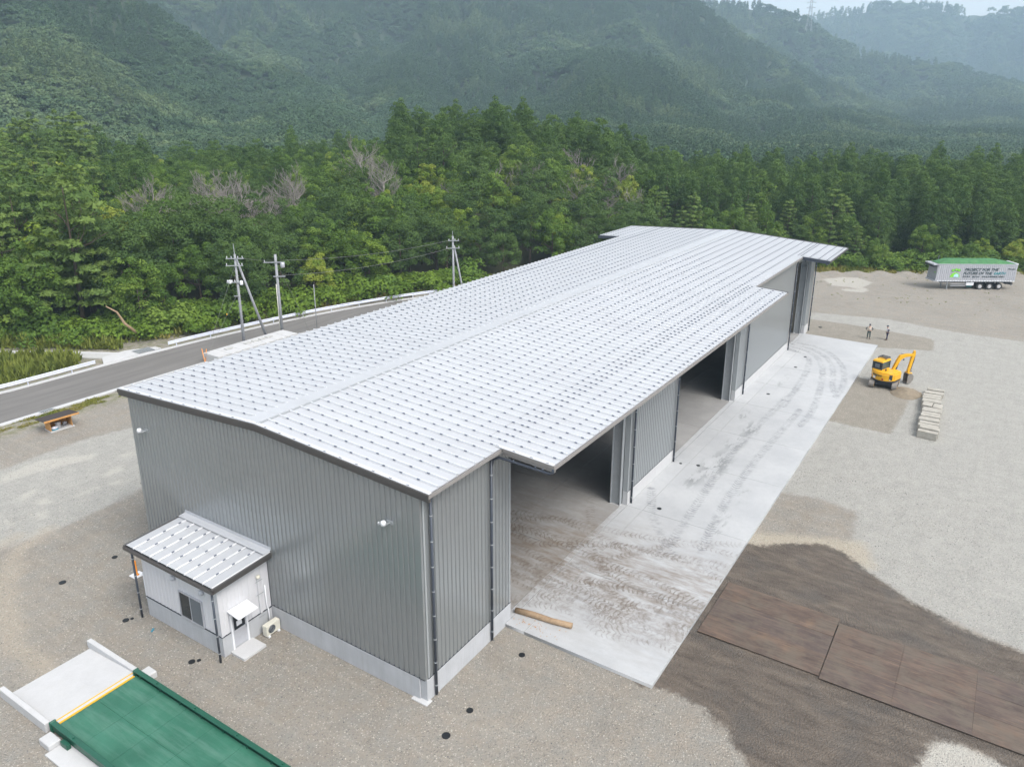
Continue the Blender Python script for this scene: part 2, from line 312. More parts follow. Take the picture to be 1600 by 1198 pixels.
c = mix(nt, mrange(nt, noise(nt, mapping(nt, p, (9, 0.8, 1)), 1, 5, 0.7), 0.5, 0.62, 0, 0.35), c, (0.045, 0.036, 0.034))
L(nt, c, b.inputs['Base Color']); L(nt, mrange(nt, n1, 0.3, 0.7, 0.75, 0.5), b.inputs['Roughness']); b.inputs['Metallic'].default_value = 0.1
bump(nt, b, n1, 0.3, 0.02); M['plate'] = m

# ------------------------------------------------------------------ mesh helpers
class MB:
    def __init__(s): s.v = []; s.f = []
    def add(s, vs, fs):
        o = len(s.v); s.v += [tuple(v) for v in vs]; s.f += [tuple(i + o for i in f) for f in fs]; return s
    def box(s, x0, x1, y0, y1, z0, z1):
        return s.add([(x0, y0, z0), (x1, y0, z0), (x1, y1, z0), (x0, y1, z0), (x0, y0, z1), (x1, y0, z1), (x1, y1, z1), (x0, y1, z1)],
                     [(0, 3, 2, 1), (4, 5, 6, 7), (0, 1, 5, 4), (1, 2, 6, 5), (2, 3, 7, 6), (3, 0, 4, 7)])
    def bar(s, a, b, w, h, up=(0, 0, 1)):
        a = Vector(a); b = Vector(b); d = (b - a).normalized(); up = Vector(up)
        if abs(d.dot(up)) > 0.99: up = Vector((1, 0, 0))
        r = d.cross(up).normalized() * (w / 2); u = r.cross(d).normalized() * (h / 2)
        vs = [p + sx * r + sz * u for p in (a, b) for sx, sz in ((-1, -1), (1, -1), (1, 1), (-1, 1))]
        return s.add(vs, [(0, 1, 2, 3), (7, 6, 5, 4), (0, 4, 5, 1), (1, 5, 6, 2), (2, 6, 7, 3), (3, 7, 4, 0)])
    def tube(s, pts, rads, n=8, cap=True):
        pts = [Vector(p) for p in pts]
        if not hasattr(rads, '__len__'): rads = [rads] * len(pts)
        o = len(s.v); ref = None
        for i, p in enumerate(pts):
            d = (pts[min(i + 1, len(pts) - 1)] - pts[max(i - 1, 0)]).normalized()
            if ref is None: ref = Vector((0, 0, 1)) if abs(d.z) < 0.9 else Vector((1, 0, 0))
            r = d.cross(ref).normalized(); u = r.cross(d).normalized(); ref = u
            for k in range(n):
                a = 2 * PI * k / n; s.v.append(tuple(p + (r * math.cos(a) + u * math.sin(a)) * rads[i]))
        for i in range(len(pts) - 1):
            for k in range(n):
                a = o + i * n + k; bb = o + i * n + (k + 1) % n
                s.f.append((a, bb, bb + n, a + n))
        if cap:
            s.f.append(tuple(o + k for k in range(n))[::-1]); e = o + (len(pts) - 1) * n
            s.f.append(tuple(e + k for k in range(n)))
        return s
    def prism(s, poly, h0, h1, axis='z'):
        n = len(poly)
        def P(a, b, h): return (a, b, h) if axis == 'z' else ((a, h, b) if axis == 'y' else (h, a, b))
        vs = [P(a, b, h0) for a, b in poly] + [P(a, b, h1) for a, b in poly]
        return s.add(vs, [tuple(range(n))[::-1], tuple(range(n, 2 * n))] + [(i, (i + 1) % n, (i + 1) % n + n, i + n) for i in range(n)])
    def lathe(s, prof, n=16, c=(0, 0, 0)):
        o = len(s.v)
        for r, z in prof:
            for k in range(n):
                a = 2 * PI * k / n; s.v.append((c[0] + r * math.cos(a), c[1] + r * math.sin(a), c[2] + z))
        for i in range(len(prof) - 1):
            for k in range(n):
                a = o + i * n + k; bb = o + i * n + (k + 1) % n; s.f.append((a, bb, bb + n, a + n))
        s.f.append(tuple(o + (len(prof) - 1) * n + k for k in range(n))); s.f.append(tuple(o + k for k in range(n))[::-1])
        return s
    def sphere(s, c, r, n=10, m=6):
        prof = [(r[0] * math.sin(PI * i / m) + 1e-4, -math.cos(PI * i / m)) for i in range(m + 1)]
        o = len(s.v); s.lathe(prof, n)
        for i in range(o, len(s.v)):
            v = s.v[i]; s.v[i] = (c[0] + v[0], c[1] + v[1] * r[1] / r[0], c[2] + v[2] * r[2])
        return s
    def mesh(s, name, mat=None, smooth=False, bevel=0):
        me = bpy.data.meshes.new(name); me.from_pydata(s.v, [], s.f); me.update()
        bm = bmesh.new(); bm.from_mesh(me); bmesh.ops.recalc_face_normals(bm, faces=bm.faces)
        if bevel: bmesh.ops.bevel(bm, geom=list(bm.edges), offset=bevel, segments=1, affect='EDGES', clamp_overlap=True)
        bm.to_mesh(me); bm.free()
        if mat: me.materials.append(M[mat])
        if smooth:
            for p in me.polygons: p.use_smooth = True
        return me
    def obj(s, name, mat, parent=None, smooth=False, bevel=0, loc=None, **props):
        return link(name, s.mesh(name, mat, smooth, bevel), parent, loc, **props)
def link(name, me, parent=None, loc=None, rot=None, scale=None, **props):
    o = bpy.data.objects.new(name, me); C.objects.link(o)
    if parent: o.parent = parent
    if loc: o.location = loc
    if rot: o.rotation_euler = rot
    if scale: o.scale = scale
    for k, v in props.items(): o[k] = v
    return o
def thing(name, label, cat, loc=(0, 0, 0), rz=0, group=None, **kw):
    o = link(name, None, None, loc, (0, 0, rz), label=label, category=cat, **kw)
    if group: o['group'] = group
    return o
def tag(o, label, cat, group=None):
    o['label'] = label; o['category'] = cat
    if group: o['group'] = group
    return o
def kids(o): return [c for c in bpy.data.objects if c.parent == o]
def copy_tree(o, parent=None, ch=None):
    c = o.copy(); C.objects.link(c); c.parent = parent
    for k in (ch if ch is not None else kids(o)): copy_tree(k, c)
    return c
def B(): return MB()
def np_mesh(name, V, F, mat=None, smooth=False, attrs=None):
    """V (n,3) float, F (m,k) int with one k for all faces"""
    me = bpy.data.meshes.new(name); V = np.ascontiguousarray(V, dtype=np.float32); F = np.ascontiguousarray(F, dtype=np.int32)
    me.vertices.add(len(V)); me.vertices.foreach_set('co', V.ravel())
    k = F.shape[1]; me.loops.add(F.size); me.loops.foreach_set('vertex_index', F.ravel())
    me.polygons.add(len(F)); me.polygons.foreach_set('loop_start', np.arange(0, F.size, k, dtype=np.int32)); me.polygons.foreach_set('loop_total', np.full(len(F), k, dtype=np.int32))
    if smooth: me.polygons.foreach_set('use_smooth', np.ones(len(F), dtype=bool))
    for n, a in (attrs or {}).items():
        dom = 'FACE' if len(a) == len(F) and len(a) != len(V) else 'POINT'
        at = me.attributes.new(n, 'FLOAT', dom); at.data.foreach_set('value', np.ascontiguousarray(a, dtype=np.float32))
    me.update(calc_edges=True)
    if mat: me.materials.append(M[mat])
    return me
def grid(X, Y, Z):
    n, k = X.shape
    V = np.stack([X.ravel(), Y.ravel(), Z.ravel()], 1)
    i = (np.arange(n - 1)[:, None] * k + np.arange(k - 1)[None, :]).ravel()
    return V, np.stack([i, i + k, i + k + 1, i + 1], 1)
def text_mesh(txt, size, mat, shear=0.0, bold=0.0, depth=0.004):
    cu_ = bpy.data.curves.new('lettering', 'FONT'); cu_.body = txt; cu_.size = size; cu_.shear = shear; cu_.offset = bold; cu_.extrude = depth
    o = bpy.data.objects.new('lettering', cu_); C.objects.link(o)
    bpy.context.view_layer.update()
    me = bpy.data.meshes.new_from_object(o.evaluated_get(bpy.context.evaluated_depsgraph_get()))
    bpy.data.objects.remove(o); bpy.data.curves.remove(cu_)
    me.materials.clear(); me.materials.append(M[mat]); return me
# value noise
def vnoise(x, y, seed=0):
    xi = np.floor(x).astype(np.int64); yi = np.floor(y).astype(np.int64); xf = x - xi; yf = y - yi
    def h(a, b_):
        n = (a * 374761393 + b_ * 668265263 + seed * 1442695041) & 0x7fffffff
        n = ((n ^ (n >> 13)) * 1274126177) & 0x7fffffff
        return ((n ^ (n >> 16)) & 0xffff) / 65535.0
    u = xf * xf * (3 - 2 * xf); v = yf * yf * (3 - 2 * yf)
    return (h(xi, yi) * (1 - u) + h(xi + 1, yi) * u) * (1 - v) + (h(xi, yi + 1) * (1 - u) + h(xi + 1, yi + 1) * u) * v
def fbm(x, y, o=4, seed=0):
    s = 0; a = 0.5; t = 0
    for i in range(o): s = s + a * vnoise(x * 2 ** i, y * 2 ** i, seed + i); t += a; a *= 0.5
    return s / t
def sdist_poly(px, py, poly):
    """positive inside"""
    P = np.array(poly, float); Q = np.roll(P, -1, 0); d = np.full(px.shape, 1e9); ins = np.zeros(px.shape, bool)
    for (x0, y0), (x1, y1) in zip(P, Q):
        dx, dy = x1 - x0, y1 - y0; t = np.clip(((px - x0) * dx + (py - y0) * dy) / (dx * dx + dy * dy + 1e-12), 0, 1)
        d = np.minimum(d, np.hypot(px - x0 - t * dx, py - y0 - t * dy))
        c = ((y0 > py) != (y1 > py)) & (px < (x1 - x0) * (py - y0) / (y1 - y0 + 1e-12) + x0); ins ^= c
    return np.where(ins, d, -d)
def line_dist(px, py, pl):
    P = np.array(pl, float); d = np.full(px.shape, 1e9); u = np.zeros(px.shape); sg = np.ones(px.shape); L0 = 0
    for (x0, y0), (x1, y1) in zip(P[:-1], P[1:]):
        dx, dy = x1 - x0, y1 - y0; ln = math.hypot(dx, dy); tr = ((px - x0) * dx + (py - y0) * dy) / (ln * ln); t = np.clip(tr, 0, 1)
        dd = np.hypot(px - x0 - t * dx, py - y0 - t * dy); m_ = dd < d
        d = np.where(m_, dd, d); u = np.where(m_, L0 + t * ln, u); sg = np.where(m_, np.sign(dx * (py - y0) - dy * (px - x0)), sg); L0 += ln
    return d, u, sg
def smooth_line(P, n=8):
    P = [np.array(p, float) for p in P]; P = [2 * P[0] - P[1]] + P + [2 * P[-1] - P[-2]]; out = []
    for i in range(1, len(P) - 2):
        for k in range(n):
            t = k / n; a, b_, c_, d_ = P[i - 1], P[i], P[i + 1], P[i + 2]
            out.append(tuple(0.5 * (2 * b_ + (c_ - a) * t + (2 * a - 5 * b_ + 4 * c_ - d_) * t * t + (3 * b_ - a - 3 * c_ + d_) * t ** 3)))
    out.append(tuple(P[-2])); return out

# ------------------------------------------------------------------ terrain
CX, CY, CZ = -21.58, -19.04, 26.1
EDGE = [(-40, 150), (-12, 112), (4, 88), (14, 75), (21, 66.5), (27, 62.5), (34, 61), (46, 58.5), (59, 54), (69, 47.5), (80, 40), (91, 31), (101, 22), (109, 11), (118, -4), (129, -21), (141, -40), (160, -75)]
def forest_s(x, y):
    d, u, sg = line_dist(x, y, EDGE); return d * sg
def H(x, y):
    s = forest_s(x, y); sp = np.clip(s, 0, None)
    h = 0.045 * sp + 8.5 * np.exp(-(((x - 112) / 30) ** 2 + ((y - 78) / 34) ** 2)) * np.clip(sp / 14, 0, 1)
    h = h + (fbm(x / 14, y / 14, 3, 5) - 0.5) * 1.6 * np.clip(sp / 6, 0, 1)
    return h
LAY = [  # crest distance, slope, azimuth/elevation profile of the crest as it stands in the world
 (640, 0.55, [(1.45, 0.05), (1.2727, 0.0774), (1.1992, 0.1115), (1.1213, 0.1308), (1.0565, 0.1252), (0.9833, 0.0901), (0.9101, 0.0402), (0.8686, 0.038), (0.8409, 0.0281), (0.7912, 0.0039), (0.7394, -0.0252), (0.6863, -0.079), (0.5888, -0.2109)]),
 (760, 0.55, [(0.7883, -0.2081), (0.7185, -0.087), (0.669, -0.0244), (0.6209, 0.0217), (0.5581, 0.0561), (0.488, 0.0643), (0.4021, 0.0506), (0.3298, 0.0036), (0.2643, -0.064), (0.2014, -0.1446)]),
 (1150, 0.50, [(1.6, 0.12), (1.2545, 0.1666), (1.1136, 0.1767), (0.9456, 0.1404), (0.8603, 0.1333), (0.738, 0.1665), (0.5519, 0.1656), (0.4224, 0.1356), (0.3651, 0.1154), (0.3297, 0.0901), (0.2834, 0.0654), (0.2149, 0.0303), (0.1485, -0.0007), (0.0972, -0.0200), (0.0223, -0.035), (-0.0677, -0.06), (-0.3, -0.08)]),
 (1650, 0.45, [(0.8, 0.08), (0.5896, 0.1165), (0.4373, 0.1322), (0.3613, 0.1146), (0.3243, 0.1123), (0.2878, 0.1091), (0.2438, 0.0962), (0.2134, 0.0754), (0.1768, 0.058), (0.1423, 0.051), (0.0769, 0.044), (0.013, 0.0244), (-0.0747, 0.0031), (-0.3, -0.02)]),
 (2700, 0.45, [(0.6, 0.03), (0.3947, 0.0543), (0.3211, 0.076), (0.2401, 0.0948), (0.2167, 0.1026), (0.1893, 0.1013), (0.1703, 0.1088), (0.1311, 0.1084), (0.0986, 0.1022), (0.0672, 0.0974), (0.0498, 0.0999), (0.0262, 0.0984), (-0.0537, 0.1084), (-0.1525, 0.0943), (-0.4, 0.06)]),
]
def mount(x, y):
    dx, dy = x - CX, y - CY; d = np.hypot(dx, dy); az = np.arctan2(dy, dx); out = np.full(x.shape, -1.0)
    wob = (fbm(az * 14, d * 0 + 3, 3, 9) - 0.5)
    for i, (D, sl, prof) in enumerate(LAY):
        pr = sorted(prof); el = np.interp(az, [p[0] for p in pr], [p[1] for p in pr])
        Dc = D * (1 + 0.10 * wob); zc = np.clip(CZ + Dc * el - 5, 1, None)
        r = Dc - d; Rf = np.minimum(Dc - 235, 620 + 60 * i)
        t = np.clip(r / Rf, 0, 1); front = zc * (1 - t) ** (1.45 + 0.15 * i)
        sp = 1 - np.abs(2 * fbm(az * D / 85 + 0.25 * np.sin(d / 70), d / 480 + i * 7, 3, 20 + i) - 1)    # spurs and gullies
        cut = (1 - sp) * np.minimum(np.clip(r, 0, None) * 0.60, 0.62 * front + 4)
        back = zc + np.minimum(r, 0) * sl
        z = np.where(r > 0, front - cut, back) + (fbm(x / 60, y / 60, 3, 31) - 0.5) * 14 * np.clip(np.abs(r) / 80, 0, 1) * np.clip(front / 25, 0.15, 1)
        out = np.maximum(out, z)
    return out
def smooth_axis(fine0, fine1, step, lo, hi, grow=1.25):
    a = list(np.arange(fine0, fine1 + step / 2, step)); s = step
    while a[-1] < hi: s *= grow; a.append(a[-1] + s)
    s = step
    while a[0] > lo: s *= grow; a.insert(0, a[0] - s)
    return np.array(a)
# mountain sheet (polar about the yard) 
rr = np.concatenate([np.linspace(215, 1400, 170), np.linspace(1410, 3000, 100)]); aa = np.linspace(-0.55, 1.75, 420)
RR, AA = np.meshgrid(rr, aa, indexing='ij'); MX = CX + RR * np.cos(AA); MY = CY + RR * np.sin(AA)
MZ = mount(MX, MY); V, F = grid(MX, MY, MZ)
link('mountains', np_mesh('mountains', V, F, 'hill', True), kind='structure')
# ground everywhere else, out to the horizon
link('valley_floor', np_mesh('valley_floor', *grid(*np.meshgrid(np.linspace(-3200, 3200, 40), np.linspace(-3200, 3200, 40), indexing='ij'), np.full((40, 40), -1.2)), 'floor'), kind='structure')

LIGHT = [(81.41, 1.5), (83.4, -6.98), (81.85, -16.01), (81.92, -25.34), (39.04, -29.18), (18.19, -25.99), (18.74, -23.32), (19.41, -20.38), (20.13, -17.95), (22.19, -14.89), (24.86, -13.85), (28.89, -13.52), (29.35, -10.67), (28.73, -7.84), (44.87, -7.5), (68.02, -7.5), (72.61, -0.06), (77.07, 1.14)]
DARKA = [(57.88, -7.4), (57.0, -12.35), (54.61, -13.73), (50.05, -13.7), (44.17, -13.41), (44.27, -7.4)]
DARKB = [(77.69, 1.86), (78.07, -4.0), (77.0, -13.63), (71.89, -13.99), (69.25, -7.5), (69.77, 0.19)]
LIGHT2 = [(-6.81, 29.67), (-4.21, 29.53), (-1.91, 29.01), (1.31, 29.07), (4.95, 29.58), (14.97, 32.05), (10.97, 40.05), (6.55, 41.04), (0.87, 40.66), (-2.23, 40.96), (-12, 40), (-14, 32)]
PALE3 = [(7.27, -19.36), (8.98, -19.65), (10.12, -20.16), (10.4, -21.25), (10.17, -22.47), (9.63, -23.4), (6, -23)]
MUD = [(20.52, -7.4), (21.25, -9.2), (22.64, -10.82), (23.58, -12.56), (23.33, -13.76), (22.19, -14.89), (20.13, -17.95), (19.11, -20.4), (18.19, -25.99), (15.5, -34), (11.32, -34), (10.0, -23.39), (10.17, -22.47), (10.4, -21.25), (10.12, -20.16), (8.98, -19.65), (6.5, -19.5), (4.32, -19.27), (2.4, -16.14), (4.29, -13.62), (5.44, -12.42), (6.43, -10.88), (6.58, -9.26), (6.16, -7.4)]
SAND = [(19.86, -6.78), (21.95, -7.96), (23.4, -10.63), (24.19, -12.82), (24.8, -14.44), (22.51, -15.38), (22.74, -13.87), (22.04, -10.97), (19.67, -8.07)]
PALES = [[(0.38, 39.58), (3.17, 40.0), (6.21, 37.75), (5.78, 36.99), (2.2, 38.05), (-0.1, 38.54)], [(-0.3, 35.49), (0.84, 35.73), (0.63, 34.88), (-0.5, 34.66)], [(-0.04, 33.95), (0.74, 33.87), (0.45, 32.72), (-0.28, 33.05)], [(1.51, 32.53), (3.26, 32.52), (3.22, 32.06), (1.6, 32.06)], [(4.35, 34.04), (6.15, 34.28), (5.75, 33.37), (4.43, 33.37)], [(3.88, 32.43), (4.88, 32.14), (4.58, 31.18), (3.84, 31.97)], [(6.88, 35.92), (7.87, 35.63), (7.55, 35.1), (6.82, 35.4)], [(-1.06, 32.27), (-0.27, 32.11), (-0.72, 31.0), (-1.26, 31.24)], [(-2.42, 33.04), (-2.04, 33.04), (-2.36, 32.36), (-2.63, 32.5)], [(104.07, 5.2), (107.95, 0.55), (105.46, -2.27), (100.49, -1.24), (99.71, 2.82)], [(98.47, 1.62), (100.44, -2.62), (97.64, -2.19), (96.83, 0.38)], PALE3]
TRK = [[(-1.53, 29.39), (-3.66, 28.43), (-5.41, 26.32), (-6.95, 23.37), (-7.91, 20.14), (-8.13, 16.67), (-8.5, 12)], [(-4.6, 26.82), (-6.22, 24.29), (-7.51, 20.87)], [(-3.0, 30.2), (-5.5, 29.4), (-7.4, 27.3), (-9.0, 24.0), (-9.9, 20.5)]]
gx = smooth_axis(-12, 62, 0.4, -60, 215, 1.04); gy = smooth_axis(-26, 60, 0.4, -95, 230, 1.04)
GX, GY = np.meshgrid(gx, gy, indexing='ij')
GZ = H(GX, GY)
sx = (fbm(GX / 3.0, GY / 3.0, 3, 2) - 0.5)
yard = np.clip(-forest_s(GX, GY) / 3, 0, 1)
near_b = sdist_poly(GX, GY, [(-4, -9), (73, -9), (73, 22), (-4, 22)])
GZ = GZ + sx * 0.10 * yard * np.clip(-near_b / 4, 0, 1)
# low berm along the back of the yard
bd, bu, bs = line_dist(GX, GY, [(100, 16), (106, 6.6), (116.4, -8), (126.6, -22.4), (140, -42), (155, -70)])
GZ = GZ + 0.75 * np.exp(-(bd / 1.1) ** 2)
# drop under the road and canal so that their sheets lie clear of it
rb = sdist_poly(GX, GY, [(-60, 49.2), (23.5, 49.2), (40, 48.6), (52, 45.8), (66, 39), (80, 28), (86, 34), (70, 45.3), (64.5, 47.2), (52.6, 52.6), (42, 55.6), (29.5, 57.3), (17.5, 58), (-60, 59)])
GZ = np.where(rb > 0.3, np.minimum(GZ, -0.12), GZ)
far_out = np.clip((np.hypot(GX - 60, GY - 10) - 190) / 60, 0, 1); GZ = GZ * (1 - far_out) - 1.0 * far_out
att = {'m_forest': forest_s(GX, GY),'m_light': np.maximum.reduce([np.clip(sdist_poly(GX, GY, q), -4, 4) for q in (LIGHT, LIGHT2)]),
       'm_dark': np.maximum.reduce([np.clip(sdist_poly(GX, GY, q), -4, 4) for q in (DARKA, DARKB)]),
       'm_mud': np.clip(sdist_poly(GX, GY, MUD), -4, 4), 'm_sand': np.clip(sdist_poly(GX, GY, SAND), -4, 4) + 0.3,
       'm_pale': np.maximum.reduce([np.clip(sdist_poly(GX, GY, q), -4, 4) for q in PALES]),
       'm_track': np.maximum.reduce([0.5 - np.clip(np.abs(line_dist(GX, GY, smooth_line(q))[0] - o_), 0, 4) for q in TRK for o_ in (0.0,)]),
       'm_veg': np.maximum(2.0 - np.abs(GY - 48.2) * 1.2 - 4 * (GX > 60) - 4 * (GX < -60), np.maximum(forest_s(GX, GY) + 1.5, np.where((GY > 56) & (GX < 60), 3, -4)))}
V, F = grid(GX, GY, GZ)
link('gravel_yard', np_mesh('gravel_yard', V, F, 'gravel', True, {k: v.ravel() for k, v in att.items()}), kind='structure')

# ------------------------------------------------------------------ road, verge, canal
ROADN = [(-60, 49.9), (0, 49.6), (10, 49.6), (20, 49.6), (24, 49.55), (32, 49.6), (40, 49.0), (50, 46.6), (58, 43.0), (66, 38.0), (78, 28.5)]
ROADF = [(-60, 57.6), (0, 57.2), (10, 56.8), (20, 56.7), (24, 56.5), (30, 56.0), (42, 54.2), (52.6, 51.2), (60, 48.0), (66, 44.5), (80, 34.0)]
RN = smooth_line(ROADN, 6); RF = smooth_line(ROADF, 6)
def strip(name, A, Bp, z, mat, parent=None, th=None, **kw):
    b_ = B(); n = len(A)
    if th is None:
        b_.add([(p[0], p[1], z) for p in A] + [(p[0], p[1], z) for p in Bp], [(i, i + 1, n + i + 1, n + i) for i in range(n - 1)])
        me = b_.mesh(name, mat)
        me.flip_normals() if me.polygons[0].normal.z < 0 else None
        return link(name, me, parent, **kw)
    for i in range(n - 1):
        b_.add([(A[i][0], A[i][1], z - th), (A[i + 1][0], A[i + 1][1], z - th), (Bp[i + 1][0], Bp[i + 1][1], z - th), (Bp[i][0], Bp[i][1], z - th),
                (A[i][0], A[i][1], z), (A[i + 1][0], A[i + 1][1], z), (Bp[i + 1][0], Bp[i + 1][1], z), (Bp[i][0], Bp[i][1], z)],
               [(0, 3, 2, 1), (4, 5, 6, 7), (0, 1, 5, 4), (2, 3, 7, 6)])
    return b_.obj(name, mat, parent, **kw)
strip('road', RN, RF, 0.02, 'asphalt', kind='structure')
def offs(P, d):
    out = []
    for i, p in enumerate(P):
        a = P[max(i - 1, 0)]; c_ = P[min(i + 1, len(P) - 1)]; dx, dy = c_[0] - a[0], c_[1] - a[1]; l = math.hypot(dx, dy)
        out.append((p[0] - dy / l * d, p[1] + dx / l * d))
    return out
strip('kerb', offs(RN, -0.55), RN, 0.10, 'white_conc', th=0.3, kind='structure')
strip('kerb', RF, offs(RF, 0.55), 0.10, 'white_conc', th=0.3, kind='structure')
cn = smooth_line([(8.5, 84), (12.12, 73.6), (14.32, 70.3), (17.9, 64.6), (21.2, 58.8)], 5)
strip('canal_coping', cn, offs(cn, -0.55), 0.16, 'white_conc', th=0.4, kind='structure')
c2 = smooth_line([(6, 80), (11.0, 72.0), (13.6, 68.3), (15.6, 65.5), (17.2, 62.3), (18.6, 59.6), (20.4, 57.6)], 5)
strip('concrete_path', c2, offs(c2, 1.6), 0.13, 'concrete', th=0.4, kind='structure')
B().prism([(18.0, 57.25), (24.3, 57.25), (24.2, 58.2), (21.6, 59.6), (19.0, 59.3)], -0.2, 0.14).obj('concrete_apron', 'white_conc', kind='structure')
def grate(loc, rz, sx_, sy_, label):
    t = thing('drain_grate', label, 'drain grate', loc, rz)
    B().box(-sx_ / 2, sx_ / 2, -sy_ / 2, sy_ / 2, 0, 0.02).obj('grate_base', 'dark', t)
    n = int(sx_ / 0.16); g_ = B()
    for k in range(n + 1):
        x = -sx_ / 2 + k * sx_ / n; g_.box(x - 0.05, x + 0.05, -sy_ / 2, sy_ / 2, 0.02, 0.05)
    g_.obj('bar', 'steel', t, kind='stuff')
grate((22.7, 57.95, 0.145), -0.05, 1.7, 1.4, 'large grey steel drain grate in the concrete beyond the road, between the two guardrails')
grate((8.45, 49.32, 0.105), 0, 1.0, 0.4, 'small grey drain grate set in the near road kerb behind the timber shelter')

def guardrail(P, label):
    t = thing('guardrail', label, 'guardrail', (P[0][0], P[0][1], 0)); ox, oy = P[0]
    Q = [(p[0] - ox, p[1] - oy) for p in P]
    prof = [(0.0, 0.44), (0.05, 0.48), (0.05, 0.55), (0.0, 0.60), (0.0, 0.64), (0.05, 0.69), (0.05, 0.76), (0.0, 0.80)]
    vs, fs = [], []; m_ = len(prof)
    for i, p in enumerate(Q):
        a = Q[max(i - 1, 0)]; c_ = Q[min(i + 1, len(Q) - 1)]; dx, dy = c_[0] - a[0], c_[1] - a[1]; l = math.hypot(dx, dy); nx, ny = dy / l, -dx / l
        for o_ in (0, -0.02):
            for q, z in prof: vs.append((p[0] + nx * (q + o_), p[1] + ny * (q + o_), z))
    for i in range(len(Q) - 1):
        a = i * 2 * m_; c_ = a + 2 * m_
        for k in range(m_ - 1): fs += [(a + k, c_ + k, c_ + k + 1, a + k + 1), (a + m_ + k, a + m_ + k + 1, c_ + m_ + k + 1, c_ + m_ + k)]
    B().add(vs, fs).obj('rail_beam', 'rail', t)
    # posts every 4 m
    L0 = 0; nxt = 1.0; pm = B().tube([(0, 0, -0.1), (0, 0, 0.78)], 0.06, 8).mesh('post', 'rail', True)
    for a, c_ in zip(Q[:-1], Q[1:]):
        l = math.hypot(c_[0] - a[0], c_[1] - a[1])
        while nxt < L0 + l:
            f = (nxt - L0) / l; dx, dy = (c_[0] - a[0]) / l, (c_[1] - a[1]) / l
            link('post', pm, t, (a[0] + (c_[0] - a[0]) * f - dy * 0.12, a[1] + (c_[1] - a[1]) * f + dx * 0.12, 0)); nxt += 4.0
        L0 += l
RO = offs(RF, 0.3)
guardrail([p for p in RO if -40 < p[0] < 18.1], 'white corrugated guardrail at the far left, ending short of the drain grate')
guardrail([p for p in RO if 24.2 < p[0] < 79], 'long white corrugated guardrail curving away behind the utility poles')

# ------------------------------------------------------------------ the long warehouse
WH = thing('warehouse', 'long grey corrugated warehouse with white ribbed roof and open bays', 'warehouse')
WD, LN, YR = 20.61, 71.66, 9.96
ZE, ZR = 10.77, 11.365
PIT = 71.78 / 109
def zr(y): return ZE + (ZR - ZE) * (y + 0.5) / (YR + 0.5) if y < YR else ZR - (ZR - ZE) * (y - YR) / (WD + 0.5 - YR)
OV = [(5.3, 45.27), (62.17, 71.8)]
def roof_panel_mesh(ya, yb):
    v, f = [], []; w = PIT
    prof = [(-0.035, -0.025), (-0.018, 0.088), (0.016, 0.088), (0.035, 0.0), (w - 0.062, 0.0), (w - 0.060, -0.03), (w - 0.036, -0.03)]
    for y in (ya, yb):
        for x, z in prof: v.append((x, y, z + zr(y)))
    n_ = len(prof)
    for y in (ya, yb):
        for x, z in prof: v.append((x, y, min(z, 0) + zr(y) - 0.04))
    for k in range(n_ - 1): f += [(k, k + 1, k + n_ + 1, k + n_), (2 * n_ + k, 3 * n_ + k, 3 * n_ + 1 + k, 2 * n_ + 1 + k)]
    f += [(k, k + 2 * n_, k + 2 * n_ + 1, k + 1) for k in range(n_ - 1)] + [(n_ + k, n_ + 1 + k, 3 * n_ + 1 + k, 3 * n_ + k) for k in range(n_ - 1)]
    o = len(v)
    # closed rib end
    v += [(-0.05, ya, zr(ya) - 0.04), (0.05, ya, zr(ya) - 0.04)]; f += [(0, o, o + 1, 3, 2, 1)]
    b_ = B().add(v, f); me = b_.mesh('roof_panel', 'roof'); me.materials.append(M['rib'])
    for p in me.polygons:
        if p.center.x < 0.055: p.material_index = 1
    return me
pm_s = roof_panel_mesh(-0.56, YR - 0.12); pm_l = roof_panel_mesh(-3.40, YR - 0.12)
pm_sl = roof_panel_mesh(WD + 0.56, YR + 0.8); pm_ll = roof_panel_mesh(WD + 3.40, YR + 0.8)
clips = B(); laps = B()
for i in range(109):
    x = -0.06 + i * PIT; ov = any(a - 0.1 < x < b_ - 0.1 for a, b_ in OV); ovl = x > 62.0
    link('roof_panel', pm_l if ov else pm_s, WH, (x, 0, 0)); link('roof_panel', pm_ll if ovl else pm_sl, WH, (x, 0, 0))
    ys = [YR - 0.75 - 0.97 * k for k in range(12) if YR - 0.75 - 0.97 * k > -0.45]
    if ov: ys += [-0.05, -0.38, -1.3, -2.25, -3.1]
    ys += [YR + 1.6 + 0.97 * k for k in range(10)] + ([WD + 0.9, WD + 1.9, WD + 2.9] if ovl else []) + [WD - 1.1]
    for y in ys: clips.box(x - 0.046, x - 0.016, y - 0.07, y + 0.07, zr(y) + 0.02, zr(y) + 0.085)
    if ov and i % 2: laps.box(x + 0.05, x + PIT - 0.05, 0.55, 0.565, zr(0.55) - 0.01, zr(0.55) + 0.006)
clips.obj('roof_clip', 'clip', WH, kind='stuff'); laps.obj('sheet_lap', 'gutter', WH, kind='stuff')
def slope_bar(mb, x0, x1, ya, yb, h, dz):
    return mb.add([(x0, ya, zr(ya) + dz - h), (x1, ya, zr(ya) + dz - h), (x1, yb, zr(yb) + dz - h), (x0, yb, zr(yb) + dz - h), (x0, ya, zr(ya) + dz), (x1, ya, zr(ya) + dz), (x1, yb, zr(yb) + dz), (x0, yb, zr(yb) + dz)],
                  [(0, 3, 2, 1), (4, 5, 6, 7), (0, 1, 5, 4), (1, 2, 6, 5), (2, 3, 7, 6), (3, 0, 4, 7)])
